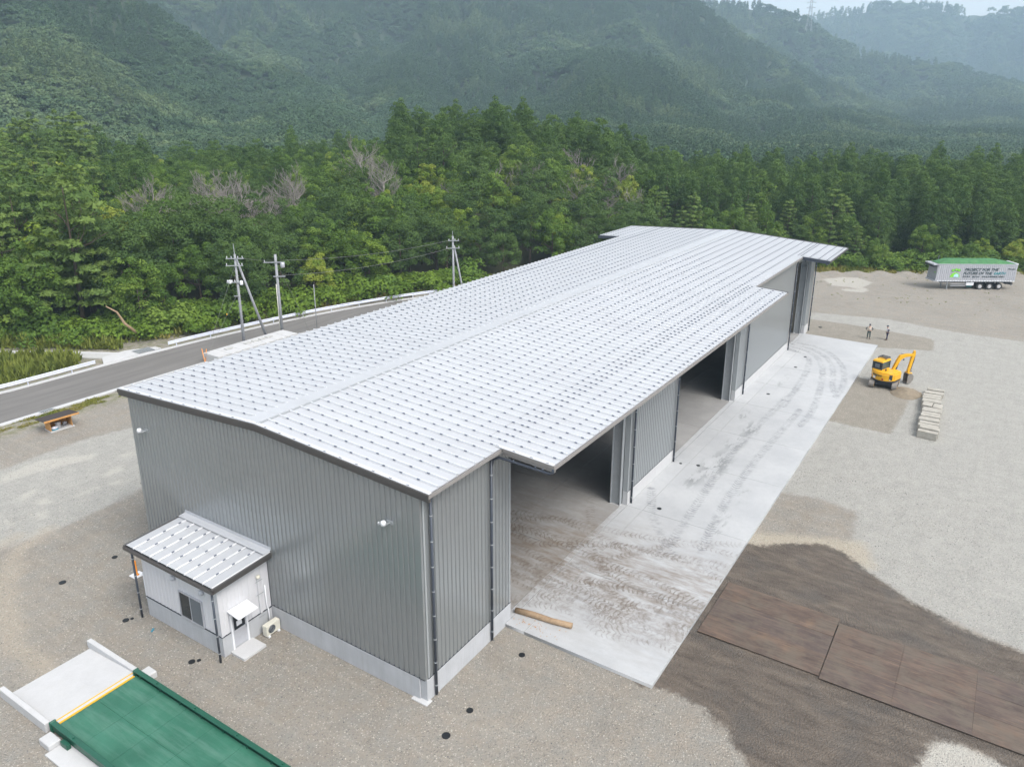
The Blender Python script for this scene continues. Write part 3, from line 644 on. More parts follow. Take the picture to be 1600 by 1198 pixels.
b_ = B(); slope_bar(b_, -0.05, 71.7, YR + 0.002, YR + 0.95, 0.03, 0.052); b_.box(-0.05, 71.7, YR - 0.10, YR, ZR - 0.02, ZR + 0.085)
b_.obj('ridge_flashing', 'roof', WH)
b_ = B(); slope_bar(b_, -0.05, 71.7, YR - 0.17, YR - 0.102, 0.05, 0.06); b_.obj('ridge_vent', 'steel', WH)
b_ = B()
for a, c_ in ((-0.45, YR), (YR, WD + 0.45)): slope_bar(b_, 0.02, 71.6, a, c_, 0.22, -0.05)
for a, c_ in OV: slope_bar(b_, a + 0.08, min(c_ - 0.08, 71.6), -3.28, -0.452, 0.22, -0.05)
slope_bar(b_, 62.25, 71.6, WD + 0.452, WD + 3.28, 0.22, -0.05)
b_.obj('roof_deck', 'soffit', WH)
# gable trim in two stepped runs, with a pale edge flashing on top
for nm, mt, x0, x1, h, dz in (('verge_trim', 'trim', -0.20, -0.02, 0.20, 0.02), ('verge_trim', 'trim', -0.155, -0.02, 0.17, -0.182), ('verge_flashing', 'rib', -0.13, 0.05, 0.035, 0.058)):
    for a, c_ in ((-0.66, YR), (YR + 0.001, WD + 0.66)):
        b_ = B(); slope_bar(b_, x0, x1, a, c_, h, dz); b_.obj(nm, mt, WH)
for a, c_ in ((-3.45, YR), (YR + 0.001, WD + 3.45)):
    b_ = B(); slope_bar(b_, 71.73, 71.86, a, c_, 0.34, 0.05); b_.obj('verge_trim', 'trim', WH)
for x0 in (5.18,): 
    b_ = B(); slope_bar(b_, x0 - 0.06, x0 + 0.07, -3.50, -0.70, 0.16, 0.03); slope_bar(b_, x0 - 0.02, x0 + 0.07, -3.50, -0.70, 0.16, -0.132); b_.obj('verge_trim', 'gutter', WH)
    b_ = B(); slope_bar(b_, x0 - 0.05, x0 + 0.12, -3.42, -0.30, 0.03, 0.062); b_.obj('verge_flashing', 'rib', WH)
b_ = B(); slope_bar(b_, 45.2, 45.34, -3.45, -0.60, 0.30, 0.03); b_.obj('verge_trim', 'trim', WH)
b_ = B(); slope_bar(b_, 62.02, 62.15, -3.45, -0.60, 0.34, 0.03); b_.obj('verge_trim', 'pipe', WH)
b_ = B(); slope_bar(b_, 62.02, 62.15, WD + 0.60, WD + 3.45, 0.34, 0.03); b_.obj('verge_trim', 'pipe', WH)
# gutters
def gutter(x0, x1, y, sgn, mt='gutter'):
    z = zr(y) - 0.02
    b_ = B(); b_.box(x0, x1, min(y, y + sgn * 0.14), max(y, y + sgn * 0.14), z - 0.16, z - 0.05); b_.box(x0, x1, min(y + sgn * .14, y + sgn * 0.165), max(y + sgn * .14, y + sgn * 0.165), z - 0.17, z + 0.0)
    b_.obj('gutter', mt, WH)
gutter(-0.15, 5.1, -0.5, -1); gutter(5.25, 45.25, -3.34, -1); gutter(45.36, 62.0, -0.5, -1); gutter(62.16, 71.72, -3.34, -1, 'trim')
gutter(-0.15, 62.0, WD + 0.5, 1); gutter(62.16, 71.72, WD + 3.34, 1, 'trim')
# siding sheets: two flutes a sheet, 1 m tall, scaled to the wall
def sheet_mesh(w, mat):
    n = 2; p = w / n; prof = []; dp = 0.042 if mat == 'siding' else 0.016
    for k in range(n): prof += [(k * p, 0.0), (k * p + 0.09 * p, dp), (k * p + 0.74 * p, dp), (k * p + 0.83 * p, 0.0)]
    prof.append((w - 0.004, 0.0)); v = [(x, -d, z) for z in (0, 1) for x, d in prof]; n = len(prof)
    f = [(k, k + 1, k + 1 + n, k + n) for k in range(n - 1)]
    b_ = B().add(v, f); o = len(b_.v)
    b_.v += [(x, 0.02, z) for z in (0, 1) for x, d in prof[::len(prof) - 1]]; b_.f += [tuple(range(n))[::-1] + (o, o + 1), tuple(range(n, 2 * n)) + (o + 3, o + 2)]
    return b_.mesh('siding_sheet', mat)
SH = {}
def sheets(parent, x0, x1, y, z0, z1f, rz, mat='siding', org=(0, 0), w0=0.6):
    L_ = x1 - x0; n = max(1, round(L_ / w0)); w = L_ / n; key = (round(w, 4), mat)
    if key not in SH: SH[key] = sheet_mesh(w, mat)
    for k in range(n):
        c_ = x0 + k * w; z1 = z1f(c_ + w / 2) if callable(z1f) else z1f
        if rz == 0: loc = (c_, y, z0)
        else: loc = (y, x1 - (k) * w, z0); z1 = z1f(x1 - k * w - w / 2) if callable(z1f) else z1f
        link('siding_sheet', SH[key], parent, loc, (0, 0, rz), (1, 1, z1 - z0))
sheets(WH, 0.0, WD, -0.02, 1.19, lambda y: zr(y) - 0.12, -PI / 2)                 # gable, facing the camera
segs = [(0.12, 6.76), (20.92, 29.25), (43.75, 62.05), (69.75, 71.6)]
for a, c_ in segs:
    sheets(WH, a + 0.12, c_ - 0.12, -0.02, 1.19, 10.40, 0)
    B().box(a + 0.02, c_ - 0.02, 0.01, 0.27, 1.17, 10.40).obj('wall_core', 'inwall', WH)
    B().box(a - (0.0), a + 0.118, -0.06, 0.30, 1.19, 10.42).obj('corner_trim', 'corner', WH, bevel=0.008)
    B().box(c_ - 0.118, c_ + 0.0, -0.06, 0.30, 1.19, 10.42).obj('corner_trim', 'corner', WH, bevel=0.008)
    B().box(a - (0.12 if a < 1 else 0.0), c_, -0.08, 0.30, -0.3, 1.165).obj('plinth', 'plinth' if a < 1 else 'white_conc', WH, bevel=0.012)
    B().box(a, c_, -0.075, 0.0, 1.166, 1.188).obj('drip_flashing', 'dark', WH)
B().box(-0.065, 0.07, -0.065, 0.09, 1.19, 10.6).obj('corner_trim', 'siding', WH, bevel=0.01)
b_ = B().box(0.02, 0.28, 0.302, WD, 1.17, 10.62); b_.obj('wall_core', 'inwall', WH)
B().prism([(0.31, 10.62), (WD - 0.01, 10.62), (YR, 11.18)], 0.02, 0.28, 'x').obj('wall_core', 'inwall', WH)
B().box(-0.08, 0.28, 0.302, WD + 0.06, -0.3, 1.165).obj('plinth', 'plinth', WH, bevel=0.012)
B().box(-0.075, 0.0, 0.0, WD, 1.166, 1.188).obj('drip_flashing', 'dark', WH)
B().box(-0.26, 0.15, -0.22, 0.7, -0.2, 0.05).obj('footing', 'white_conc', WH, bevel=0.01)
B().box(0.0, LN, WD - 0.26, WD, -0.2, 10.6).obj('rear_wall', 'siding', WH)
B().box(LN - 0.30, LN, 0.302, WD - 0.262, -0.2, 10.7).obj('far_wall', 'siding', WH)
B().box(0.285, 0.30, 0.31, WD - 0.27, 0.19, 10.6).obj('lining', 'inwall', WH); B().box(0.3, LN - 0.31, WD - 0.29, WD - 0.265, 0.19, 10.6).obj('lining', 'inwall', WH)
# steel frames: columns at each bay edge, rafters and purlins inside
for x in (20.72, 43.55, 69.5, 6.95, 29.45, 62.25):
    b_ = B(); s_ = -1 if x in (20.72, 43.55, 69.5) else 1
    b_.box(x - 0.015, x + 0.015, 0.36, 1.02, 0.18, 10.5); b_.box(x - 0.16, x + 0.16, 0.32, 0.36, 0.18, 10.5); b_.box(x - 0.16, x + 0.16, 1.02, 1.06, 0.18, 10.5)
    for z in (8.3, 9.0): b_.box(x - 0.15, x - 0.016, 0.361, 1.019, z, z + 0.05)
    b_.obj('column', 'steel', WH)
    B().box(x - 0.2, x + 0.2, 0.30, 1.1, 0.10, 0.20).obj('column_base', 'white_conc', WH)
for k in range(9):
    x = 7 + k * 7.9
    b_ = B(); slope_bar(b_, x - 0.1, x + 0.1, 0.4, YR, 0.5, -0.3); slope_bar(b_, x - 0.1, x + 0.1, YR, WD - 0.3, 0.5, -0.3); b_.box(x - 0.12, x + 0.12, WD - 0.7, WD - 0.3, 0.18, 10.2)
    b_.obj('rafter', 'soffit', WH)
for a, c_ in OV:
    for y in (-0.9, -3.1): B().box(a + 0.1, c_ - 0.1, y - 0.06, y + 0.06, zr(y) - 0.52, zr(y) - 0.28).obj('door_rail', 'soffit', WH)
for a, c_ in ((6.76, 20.9), (29.25, 43.75), (62.05, 69.75)): B().box(a, c_, 0.02, 0.26, 9.75, 10.42).obj('lintel', 'steel', WH)
# downpipes with brackets
def downpipe(parent, x, y, z0, z1, r=0.068, top=None, step=1.25, mat='pipe'):
    pts = [(x, y, z0), (x, y, z1)] + (top or [])
    d = B().tube(pts, r, 10).obj('downpipe', mat, parent, True)
    b_ = B(); z = z0 + 0.5
    while z < z1: b_.lathe([(r + 0.012, 0), (r + 0.012, 0.05)], 10, (x, y, z)); b_.box(x - 0.02, x + 0.02, y, y + 0.1, z + 0.01, z + 0.04); z += step
    b_.obj('pipe_bracket', 'steel', d)
for x in (0.52, 21.38, 28.9, 45.95, 62.2, 71.75): downpipe(WH, x, -0.17, 0.1, 10.45 if x < 1 else 10.38)
downpipe(WH, 4.95, -0.17, 0.1, 10.3)
b_ = B().tube([(4.95, -0.17, 9.75), (5.08, -0.22, 10.12), (5.16, -0.5, 10.27), (5.14, -1.2, 10.26), (5.14, -3.25, 10.20), (5.14, -3.42, 10.30), (5.2, -3.42, 10.55)], 0.065, 8); b_.obj('overflow_pipe', 'pipe', WH, True)
b_ = B()
for y in (-1.3, -2.5, -2.9): b_.sphere((5.14, y, 10.34), (0.035, 0.035, 0.05), 6, 4)
b_.obj('pipe_hanger', 'clip', WH)
# floodlight brackets on the gable
for y in (1.62, 19.2):
    g_ = B().box(-0.10, -0.05, y - 0.18, y + 0.18, 8.68, 8.84).obj('wall_light', 'steel', WH)
    b_ = B().tube([(-0.1, y, 8.76), (-0.42, y, 8.76), (-0.48, y, 8.82)], 0.03, 8); b_.box(-0.40, -0.12, y + 0.1, y + 0.42, 8.70, 8.74); b_.obj('arm', 'steel', g_)
    B().lathe([(0.05, -0.02), (0.11, 0.0), (0.12, 0.14), (0.09, 0.2), (0.02, 0.22)], 12, (-0.48, y, 8.82)).obj('lamp_cap', 'white', g_, True)
    B().sphere((-0.3, y + 0.45, 8.68), (0.05, 0.05, 0.08), 8, 6).obj('sensor', 'white', g_, True)
# stacked concrete blocks lining the far bay
bw = thing('block_wall', 'wall of big stacked tan concrete blocks inside the farthest open bay', 'block wall', (70.3, 1.2, 0.18))
bm_ = B().box(0, 0.85, 0.01, 1.99, 0.01, 0.985).mesh('concrete_block', 'blockwall', bevel=0.03)
for k in range(9):
    for j in range(5):
        link('concrete_block', bm_, bw, (rnd.uniform(-0.02, 0.02), j * 2.0 - (1.0 if k % 2 else 0), k * 1.0))
B().box(66.0, 66.6, 1.6, 1.9, 0.18, 0.75).obj('crate', 'red')
tag(bpy.data.objects['crate'], 'small dark red box on the floor inside the farthest bay', 'box')

# concrete hall floor and apron in cast bays
def track_lines():
    A = []   # brown prints, near end
    r = random.Random(5)
    for k in range(18):
        y0 = r.uniform(-7.0, -2.0); x0 = r.uniform(8.5, 18.5)
        A.append(smooth_line([(x0 + r.uniform(-1.5, 2.5), -10.5), (x0 + r.uniform(-0.8, 1), -5.5), (x0 + r.uniform(-0.5, 0.5), -1.5), (x0 + r.uniform(-3, 1), 3.5), (x0 + r.uniform(-5, 2), 9)], 5))
    A += [smooth_line([(9, -8.6), (10, -5), (13, -2.5), (17, 0.5), (23, 4), (30, 7)], 5), smooth_line([(20.5, -8.5), (18.5, -5), (14.5, -2), (10, 2), (8, 6)], 5)]
    Bq = [smooth_line(q, 6) for q in ([(63.78, -0.19), (62.87, -2.18), (60.95, -3.72), (57.92, -4.85), (52.86, -5.83), (45.56, -6.71), (41.23, -6.64)], [(64.78, 0.06), (64.08, -2.32), (61.54, -4.6), (57.51, -6.02), (53.47, -6.73), (51.36, -7.35)],
          [(65.8, 0.32), (64.79, -3.35), (61.15, -5.93), (57.11, -7.17), (53.09, -7.77), (50.01, -7.74)], [(62.9, 0.2), (61.2, -2.4), (58.2, -3.4), (52, -4.0), (45, -4.2)],
          [(47.48, -3.93), (33.83, -3.45), (25.39, -3.9), (19.65, -4.3), (16.3, -4.42)], [(44.92, -5.74), (32.4, -5.42), (24.39, -5.63), (18.32, -6.29)], [(24, -0.5), (20.5, -2.2), (17, -5), (15, -8.5)])]
    return A, Bq
TA, TB = track_lines()
AX = np.arange(0.3, 71.5, 0.2); AY = np.arange(-8.4, 20.4, 0.2)
QX, QY = np.meshgrid(AX, AY, indexing='ij')
def nearest(lines):
    d = np.full(QX.shape, 9.0); u = np.zeros(QX.shape)
    for q in lines:
        q = np.array(q[::2] + [q[-1]] if len(q) > 20 else q); x0, x1, y0, y1 = q[:, 0].min() - 1, q[:, 0].max() + 1, q[:, 1].min() - 1, q[:, 1].max() + 1
        s_ = (QX > x0) & (QX < x1) & (QY > y0) & (QY < y1)
        dd, uu, _ = line_dist(QX[s_], QY[s_], q); m_ = dd < d[s_]
        t1 = d[s_]; t1[m_] = dd[m_]; d[s_] = t1; t2 = u[s_]; t2[m_] = uu[m_]; u[s_] = t2
    return d, u
DA, UA = nearest(TA[::2]); DC, UC = nearest(TA[1::2]); DB, UB = nearest(TB)
dirt = np.exp(-((QX - 13.2) / 4.6) ** 2) * np.clip(1.25 - np.abs(QY + 3) / 16, 0, 1) + 0.35 * np.exp(-((QX - 16) / 9) ** 2) * (QY > 0)
dirt = dirt * (0.75 + 0.5 * fbm(QX / 3, QY / 3, 3, 44))
stain = np.zeros(QX.shape)
for x, y, rx, ry in ((38.4, -3.4, 2.3, 0.7), (35.0, -3.1, 2.0, 0.7), (30.0, -3.1, 3.0, 1.0), (27.3, -2.5, 1.8, 0.6), (52, -2.4, 2.2, 0.25), (21.5, -6.2, 1.2, 0.5), (24.0, -6.2, 1.0, 0.4), (26.5, -6.4, 1.0, 0.4), (41, -1.8, 1.2, 0.4)):
    stain = np.maximum(stain, np.clip(1.3 - np.hypot((QX - x) / rx, (QY - y) / ry), 0, 1))
WA = np.clip(1.1 - np.abs(QX - 13.5) / 9.5, 0, 1); WB = np.where(QX > 42, 0.85, np.clip((QX - 14) / 4, 0, 1) * 0.7)
def samp(A, X, Y):
    ix = np.clip(np.rint((X - AX[0]) / 0.2).astype(int), 0, len(AX) - 1); iy = np.clip(np.rint((Y - AY[0]) / 0.2).astype(int), 0, len(AY) - 1); return A[ix, iy]
def slab_panel(x0, x1, y0, y1, z, mat, parent):
    g_ = 0.012; xs = np.unique(np.concatenate([[x0 + g_], AX[(AX > x0 + 0.1) & (AX < x1 - 0.1)], [x1 - g_]])); ys = np.unique(np.concatenate([[y0 + g_], AY[(AY > y0 + 0.1) & (AY < y1 - 0.1)], [y1 - g_]]))
    X, Y = np.meshgrid(xs, ys, indexing='ij'); V, F = grid(X, Y, np.full(X.shape, z))
    at_ = {'d_a': samp(DA, X, Y), 'u_a': samp(UA, X, Y), 'w_a': samp(WA, X, Y), 'd_c': samp(DC, X, Y), 'u_c': samp(UC, X, Y), 'w_c': samp(WA, X, Y), 'd_b': samp(DB, X, Y), 'u_b': samp(UB, X, Y), 'w_b': samp(WB, X, Y), 'dirt': samp(dirt, X, Y), 'stain': samp(stain, X, Y)}
    o = len(V); V = np.concatenate([V, np.array([(a, c_, zz) for zz in (z, z - 0.3) for a, c_ in ((xs[0], ys[0]), (xs[-1], ys[0]), (xs[-1], ys[-1]), (xs[0], ys[-1]))])])
    F = np.concatenate([F, np.array([(o + k, o + (k + 1) % 4, o + 4 + (k + 1) % 4, o + 4 + k) for k in range(4)])[:, ::-1]])
    me = np_mesh('slab_panel', V, F, mat, False, {k: np.concatenate([v.ravel(), np.full(8, 9.0 if k[0] == 'd' and k[1] == '_' else 0.0)]) for k, v in at_.items()})
    return link('slab_panel', me, parent)
AP = link('concrete_apron', B().box(6.3, 69.9, -8.3, -0.09, -0.2, 0.155).mesh('concrete_apron', 'concrete'), kind='structure')
xs_ = [6.24] + [12.7, 20.9, 29.3, 36.5, 43.7, 50, 56, 62.05] + [69.96]
for a, c_ in zip(xs_[:-1], xs_[1:]):
    slab_panel(a, c_, -8.4, -1.25, 0.18, 'apron', AP); slab_panel(a, c_, -1.25, -0.085, 0.18, 'apron', AP)
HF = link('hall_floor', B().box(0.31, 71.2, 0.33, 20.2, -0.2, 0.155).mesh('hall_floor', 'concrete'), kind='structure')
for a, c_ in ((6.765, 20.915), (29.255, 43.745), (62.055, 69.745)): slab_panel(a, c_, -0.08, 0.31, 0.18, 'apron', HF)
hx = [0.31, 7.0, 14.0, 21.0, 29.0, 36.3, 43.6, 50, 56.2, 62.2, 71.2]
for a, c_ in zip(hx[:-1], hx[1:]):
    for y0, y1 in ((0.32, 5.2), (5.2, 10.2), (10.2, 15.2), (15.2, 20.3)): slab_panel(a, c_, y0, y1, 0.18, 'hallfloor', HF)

# ------------------------------------------------------------------ white annexe on the gable
AN = thing('office_annexe', 'small white corrugated annexe with a ribbed lean-to roof against the warehouse gable', 'annexe')
AX0, AY0, AY1 = -3.05, 10.16, 16.32
def az_(x): return 4.46 + (x - 0) * 0.045
b_ = B()
b_.box(AX0, -0.1, AY0, AY1, -0.3, 1.12); b_.obj('plinth', 'plinth', AN, bevel=0.012)
b_.__init__(); b_.box(AX0 + 0.04, -0.1, AY0 + 0.04, AY1 - 0.04, 1.12, 4.02); b_.obj('wall_core', 'siding_w', AN)
B().box(AX0 - 0.02, -0.09, AY0 - 0.02, AY1 + 0.02, 1.121, 1.15).obj('drip_flashing', 'dark', AN)
WY0, WY1, WZ0, WZ1 = 11.46, 13.28, 1.18, 2.68
ZT = 4.0
sheets(AN, WY1, AY1, AX0 + 0.035, 1.151, ZT, -PI / 2, 'siding_w'); sheets(AN, AY0, WY0, AX0 + 0.035, 1.151, ZT, -PI / 2, 'siding_w')
sheets(AN, WY0, WY1, AX0 + 0.035, WZ1 + 0.02, ZT, -PI / 2, 'siding_w')
DX0, DX1 = -2.52, -1.62
sheets(AN, AX0, DX0, AY0 + 0.035, 1.151, ZT, 0, 'siding_w'); sheets(AN, DX1, -0.12, AY0 + 0.035, 1.151, ZT, 0, 'siding_w'); sheets(AN, DX0, DX1, AY0 + 0.035, 2.12, ZT, 0, 'siding_w')
B().box(AX0 - 0.005, AX0 + 0.06, AY0 - 0.005, AY0 + 0.06, 1.151, ZT).obj('corner_trim', 'siding_w', AN)
B().box(AX0 + 0.1, -0.11, AY1, AY1 + 0.02, 1.151, ZT).obj('end_wall', 'siding_w', AN)
# roof: one sheet per rib
n = 10; pw = (AY1 - AY0 + 0.76) / n; y00 = AY0 - 0.38
v = []; pr = [(-0.03, -0.02), (-0.013, 0.065), (0.011, 0.065), (0.028, 0), (pw - 0.07, 0), (pw - 0.068, -0.02), (pw - 0.042, -0.02)]
for x in (-3.46, -0.12):
    for q, z in pr: v.append((x, q, z + az_(x)))
f = [(k, k + 7, k + 8, k + 1) for k in range(6)]; o = len(v); v += [(-3.46, -0.04, az_(-3.46) - 0.05), (-3.46, 0.04, az_(-3.46) - 0.05)]; f.append((0, 1, 2, 3, o + 1, o))
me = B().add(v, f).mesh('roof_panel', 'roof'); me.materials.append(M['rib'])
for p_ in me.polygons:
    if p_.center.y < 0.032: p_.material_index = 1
clip2 = B()
for k in range(n):
    link('roof_panel', me, AN, (0, y00 + 0.04 + k * pw, 0))
    if k:
        for x in (-0.85, -1.75, -2.65): clip2.box(x - 0.07, x + 0.07, y00 + k * pw + 0.045 - 0.045, y00 + k * pw + 0.045 - 0.004, az_(x) + 0.03, az_(x) + 0.09)
clip2.obj('roof_clip', 'clip', AN, kind='stuff')
b_ = B(); b_.add([(-3.40, y00 + 0.05, az_(-3.4) - 0.28), (-0.12, y00 + 0.05, az_(-0.12) - 0.28), (-0.12, AY1 + 0.33, az_(-0.12) - 0.28), (-3.40, AY1 + 0.33, az_(-3.4) - 0.28), (-3.40, y00 + 0.05, az_(-3.4) - 0.04), (-0.12, y00 + 0.05, az_(-0.12) - 0.04), (-0.12, AY1 + 0.33, az_(-0.12) - 0.04), (-3.40, AY1 + 0.33, az_(-3.4) - 0.04)],
             [(0, 3, 2, 1), (4, 5, 6, 7), (0, 1, 5, 4), (1, 2, 6, 5), (2, 3, 7, 6), (3, 0, 4, 7)]); b_.obj('roof_deck', 'soffit', AN)
for y in (y00 - 0.02, AY1 + 0.40):
    b_ = B(); b_.bar((-3.55, y, az_(-3.55) - 0.07), (-0.12, y, az_(-0.12) - 0.07), 0.12, 0.16); b_.bar((-3.5, y, az_(-3.5) - 0.22), (-0.12, y, az_(-0.12) - 0.22), 0.07, 0.13); b_.obj('verge_trim', 'trim', AN)
b_ = B(); b_.box(-3.58, -3.44, y00 - 0.08, AY1 + 0.46, 4.08, 4.20); b_.box(-3.60, -3.58, y00 - 0.08, AY1 + 0.46, 4.07, 4.235); b_.obj('gutter', 'trim', AN)
b_ = B(); b_.add([(-0.50, y00, az_(-0.5) + 0.08), (-0.50, AY1 + 0.36, az_(-0.5) + 0.08), (-0.10, AY1 + 0.36, az_(0) + 0.10), (-0.10, y00, az_(0) + 0.10), (-0.07, AY1 + 0.36, az_(0) + 0.26), (-0.07, y00, az_(0) + 0.26)], [(0, 3, 2, 1), (3, 5, 4, 2)]); b_.obj('wall_flashing', 'roof', AN)
for y in (AY0 - 0.12, AY1 + 0.12): downpipe(AN, AX0 - 0.32, y, 0.0, 4.1, 0.055, None, 1.0)
# window, door, canopy, vents
wf = B(); x = AX0 + 0.0
for y0, y1, z0, z1 in ((WY0, WY1, WZ1 - 0.05, WZ1 + 0.02), (WY0, WY1, WZ0 - 0.02, WZ0 + 0.05), (WY0, WY0 + 0.05, WZ0 + 0.051, WZ1 - 0.051), (WY1 - 0.05, WY1, WZ0 + 0.051, WZ1 - 0.051)): wf.box(x - 0.05, x + 0.05, y0, y1, z0, z1)
wf = wf.obj('window', 'alu', AN)
B().box(x - 0.02, x - 0.005, 12.42, WY1 - 0.051, WZ0 + 0.051, WZ1 - 0.051).obj('pane', 'glass', wf)
B().box(x - 0.03, x - 0.015, WY0 + 0.051, 12.38, WZ0 + 0.051, WZ1 - 0.051).obj('pane', 'frost', wf)
B().box(x - 0.045, x - 0.004, 12.381, 12.419, WZ0 + 0.051, WZ1 - 0.051).obj('mullion', 'alu', wf)
for y in (13.55, 11.31):
    B().lathe([(0.12, 0), (0.13, 0.02), (0.13, 0.12), (0.09, 0.22), (0.02, 0.25)], 12, (AX0 - 0.06, y, 3.2)).obj('vent_hood', 'alu', AN, True)
dr = B().box(DX0 + 0.06, DX1 - 0.06, AY0 - 0.03, AY0 + 0.03, 0.22, 2.05).obj('door', 'alu', AN)
B().box(DX0 + 0.14, DX1 - 0.14, AY0 - 0.045, AY0 - 0.031, 1.15, 1.95).obj('pane', 'glass', dr)
B().box(DX0 + 0.28, DX1 - 0.32, AY0 - 0.052, AY0 - 0.046, 1.32, 1.60).obj('notice', 'white', dr)
B().bar((DX1 - 0.11, AY0 - 0.07, 1.0), (DX1 - 0.11, AY0 - 0.07, 1.15), 0.03, 0.03).obj('handle', 'steel', dr)
b_ = B(); b_.box(DX0 - 0.03, DX0 + 0.058, AY0 - 0.06, AY0 + 0.02, 0.12, 2.11); b_.box(DX1 - 0.058, DX1 + 0.03, AY0 - 0.06, AY0 + 0.02, 0.12, 2.11); b_.box(DX0 + 0.059, DX1 - 0.059, AY0 - 0.06, AY0 + 0.02, 2.051, 2.11); b_.obj('door_frame', 'white', AN)
b_ = B().add([(DX0 - 0.12, AY0 - 0.02, 2.42), (DX1 + 0.12, AY0 - 0.02, 2.42), (DX1 + 0.12, AY0 - 0.85, 2.28), (DX0 - 0.12, AY0 - 0.85, 2.28), (DX0 - 0.12, AY0 - 0.02, 2.36), (DX1 + 0.12, AY0 - 0.02, 2.36), (DX1 + 0.12, AY0 - 0.85, 2.23), (DX0 - 0.12, AY0 - 0.85, 2.23)],
             [(0, 1, 2, 3), (7, 6, 5, 4), (0, 4, 5, 1), (1, 5, 6, 2), (2, 6, 7, 3), (3, 7, 4, 0)]).obj('door_canopy', 'white', AN)
B().box(-2.72, -1.42, 9.12, 10.15, -0.1, 0.13).obj('doorstep', 'white_conc', AN, bevel=0.015)
B().box(-2.3, -1.2, AY1 + 0.03, AY1 + 1.0, -0.1, 0.14).obj('doorstep', 'white_conc', AN, bevel=0.015)
B().box(-2.75, -2.7, AY1 + 0.03, AY1 + 0.62, 0.6, 2.2).obj('wind_screen', 'white', AN)
g_ = B().box(-0.84, -0.72, AY0 - 0.09, AY0 - 0.005, 1.2, 3.3).obj('pipe_cover', 'siding_w', AN)
B().lathe([(0.10, 0), (0.12, 0.03), (0.10, 0.12), (0.03, 0.15)], 10, (-0.78, AY0 - 0.09, 3.25)).obj('pipe_cap', 'pole_pale', AN, True)
B().tube([(-0.43, AY0 - 0.06, 2.6), (-0.43, AY0 - 0.06, 1.5), (-0.38, AY0 - 0.09, 1.1), (-0.45, AY0 - 0.2, 0.55)], 0.035, 8).obj('conduit', 'white', AN, True)
b_ = B()
for z in (3.05, 2.3, 1.0): b_.box(-0.98, -0.55, AY0 - 0.10, AY0 - 0.092, z, z + 0.035)
b_.obj('pipe_clamp', 'steel', AN)
ac = thing('air_conditioner', 'cream outdoor air conditioner unit beside the annexe door step', 'air conditioner', (-0.58, 9.72, 0))
B().box(-0.42, 0.42, -0.16, 0.16, 0.08, 0.66).obj('casing', 'pole_pale', ac, bevel=0.015)
gr_ = B()
for r_ in (0.06, 0.11, 0.16, 0.21):
    gr_.tube([(-0.1 + r_ * math.cos(a), -0.175, 0.38 + r_ * math.sin(a)) for a in np.linspace(0, 2 * PI, 17)], 0.006, 4, False)
gr_.obj('fan_grille', 'steel', ac); B().prism([(-0.1 + 0.22 * math.cos(a), 0.38 + 0.22 * math.sin(a)) for a in np.linspace(0, 2 * PI, 20)[:-1]], -0.170, -0.161, 'y').obj('fan_opening', 'dark', ac)
for x in (-0.3, 0.3): B().box(x - 0.06, x + 0.06, -0.22, 0.22, -0.02, 0.079).obj('foot', 'white', ac)
t = thing('marker_post', 'short orange marker post standing behind the white annexe', 'post', (-1.34, 20.2, 0))
B().lathe([(0.13, 0), (0.12, 0.04), (0.05, 0.07), (0.045, 0.9), (0.03, 0.95)], 12).obj('post', 'orange', t, True); B().box(-0.3, 0.3, -0.3, 0.3, -0.05, 0.03).obj('base', 'white', t)

# drain covers
for x, y, z, r_, where in ((21.7, -2.1, .18, .17, 'on the apron outside the nearest bay jamb'), (29.3, -2.0, .18, .16, 'on the apron beside the end of the second wall section'), (28.9, -0.75, .18, .12, 'on the apron at the foot of the downpipe of the second bay'),
    (4.9, -2.0, 0.02, .17, 'in gravel level with the log, off the near corner wall'), (0.6, -2.0, 0.02, .17, 'in gravel just outside the near warehouse corner'), (-1.1, -2.0, 0.02, .2, 'in gravel nearest to the bottom edge, past the warehouse corner'), (-1.0, 23.0, 0.02, .17, 'in gravel left of the annexe roof, nearer the warehouse'),
    (-4.0, 23.0, 0.02, .2, 'in gravel far left of the annexe, the outermost one'), (-4.0, 16.9, 0.02, .17, 'larger of the pair in gravel beside the annexe left corner'), (-3.75, 16.75, 0.02, .09, 'smaller of the pair in gravel beside the annexe left corner'),
    (-4.1, 11.25, 0.02, .17, 'larger of the pair in gravel in front of the annexe right corner'), (-3.85, 11.05, 0.02, .10, 'smaller of the pair in gravel in front of the annexe right corner'), (56.7, -2.4, .18, .18, 'on the apron inside the curved tyre marks'), (60.8, -2.4, .18, .18, 'on the far apron nearest to the curved tyre marks start'),
    (47.3, -2.2, .18, .18, 'on the apron in front of the long blank wall'), (74.5, -1.0, 0.02, .25, 'in gravel just past the far end of the apron')):
    r_ *= 0.85
    t = B().lathe([(r_ * 1.1, -0.05), (r_ * 1.1, 0.012), (r_ * 0.98, 0.014), (r_ * 0.95, 0.022), (r_ * 0.3, 0.026)], 18, (0, 0, 0)).obj('drain_cover', 'cover', None, False, 0, (x, y, z))
    tag(t, 'black drain cover ' + where, 'drain cover', 'small round drain covers')

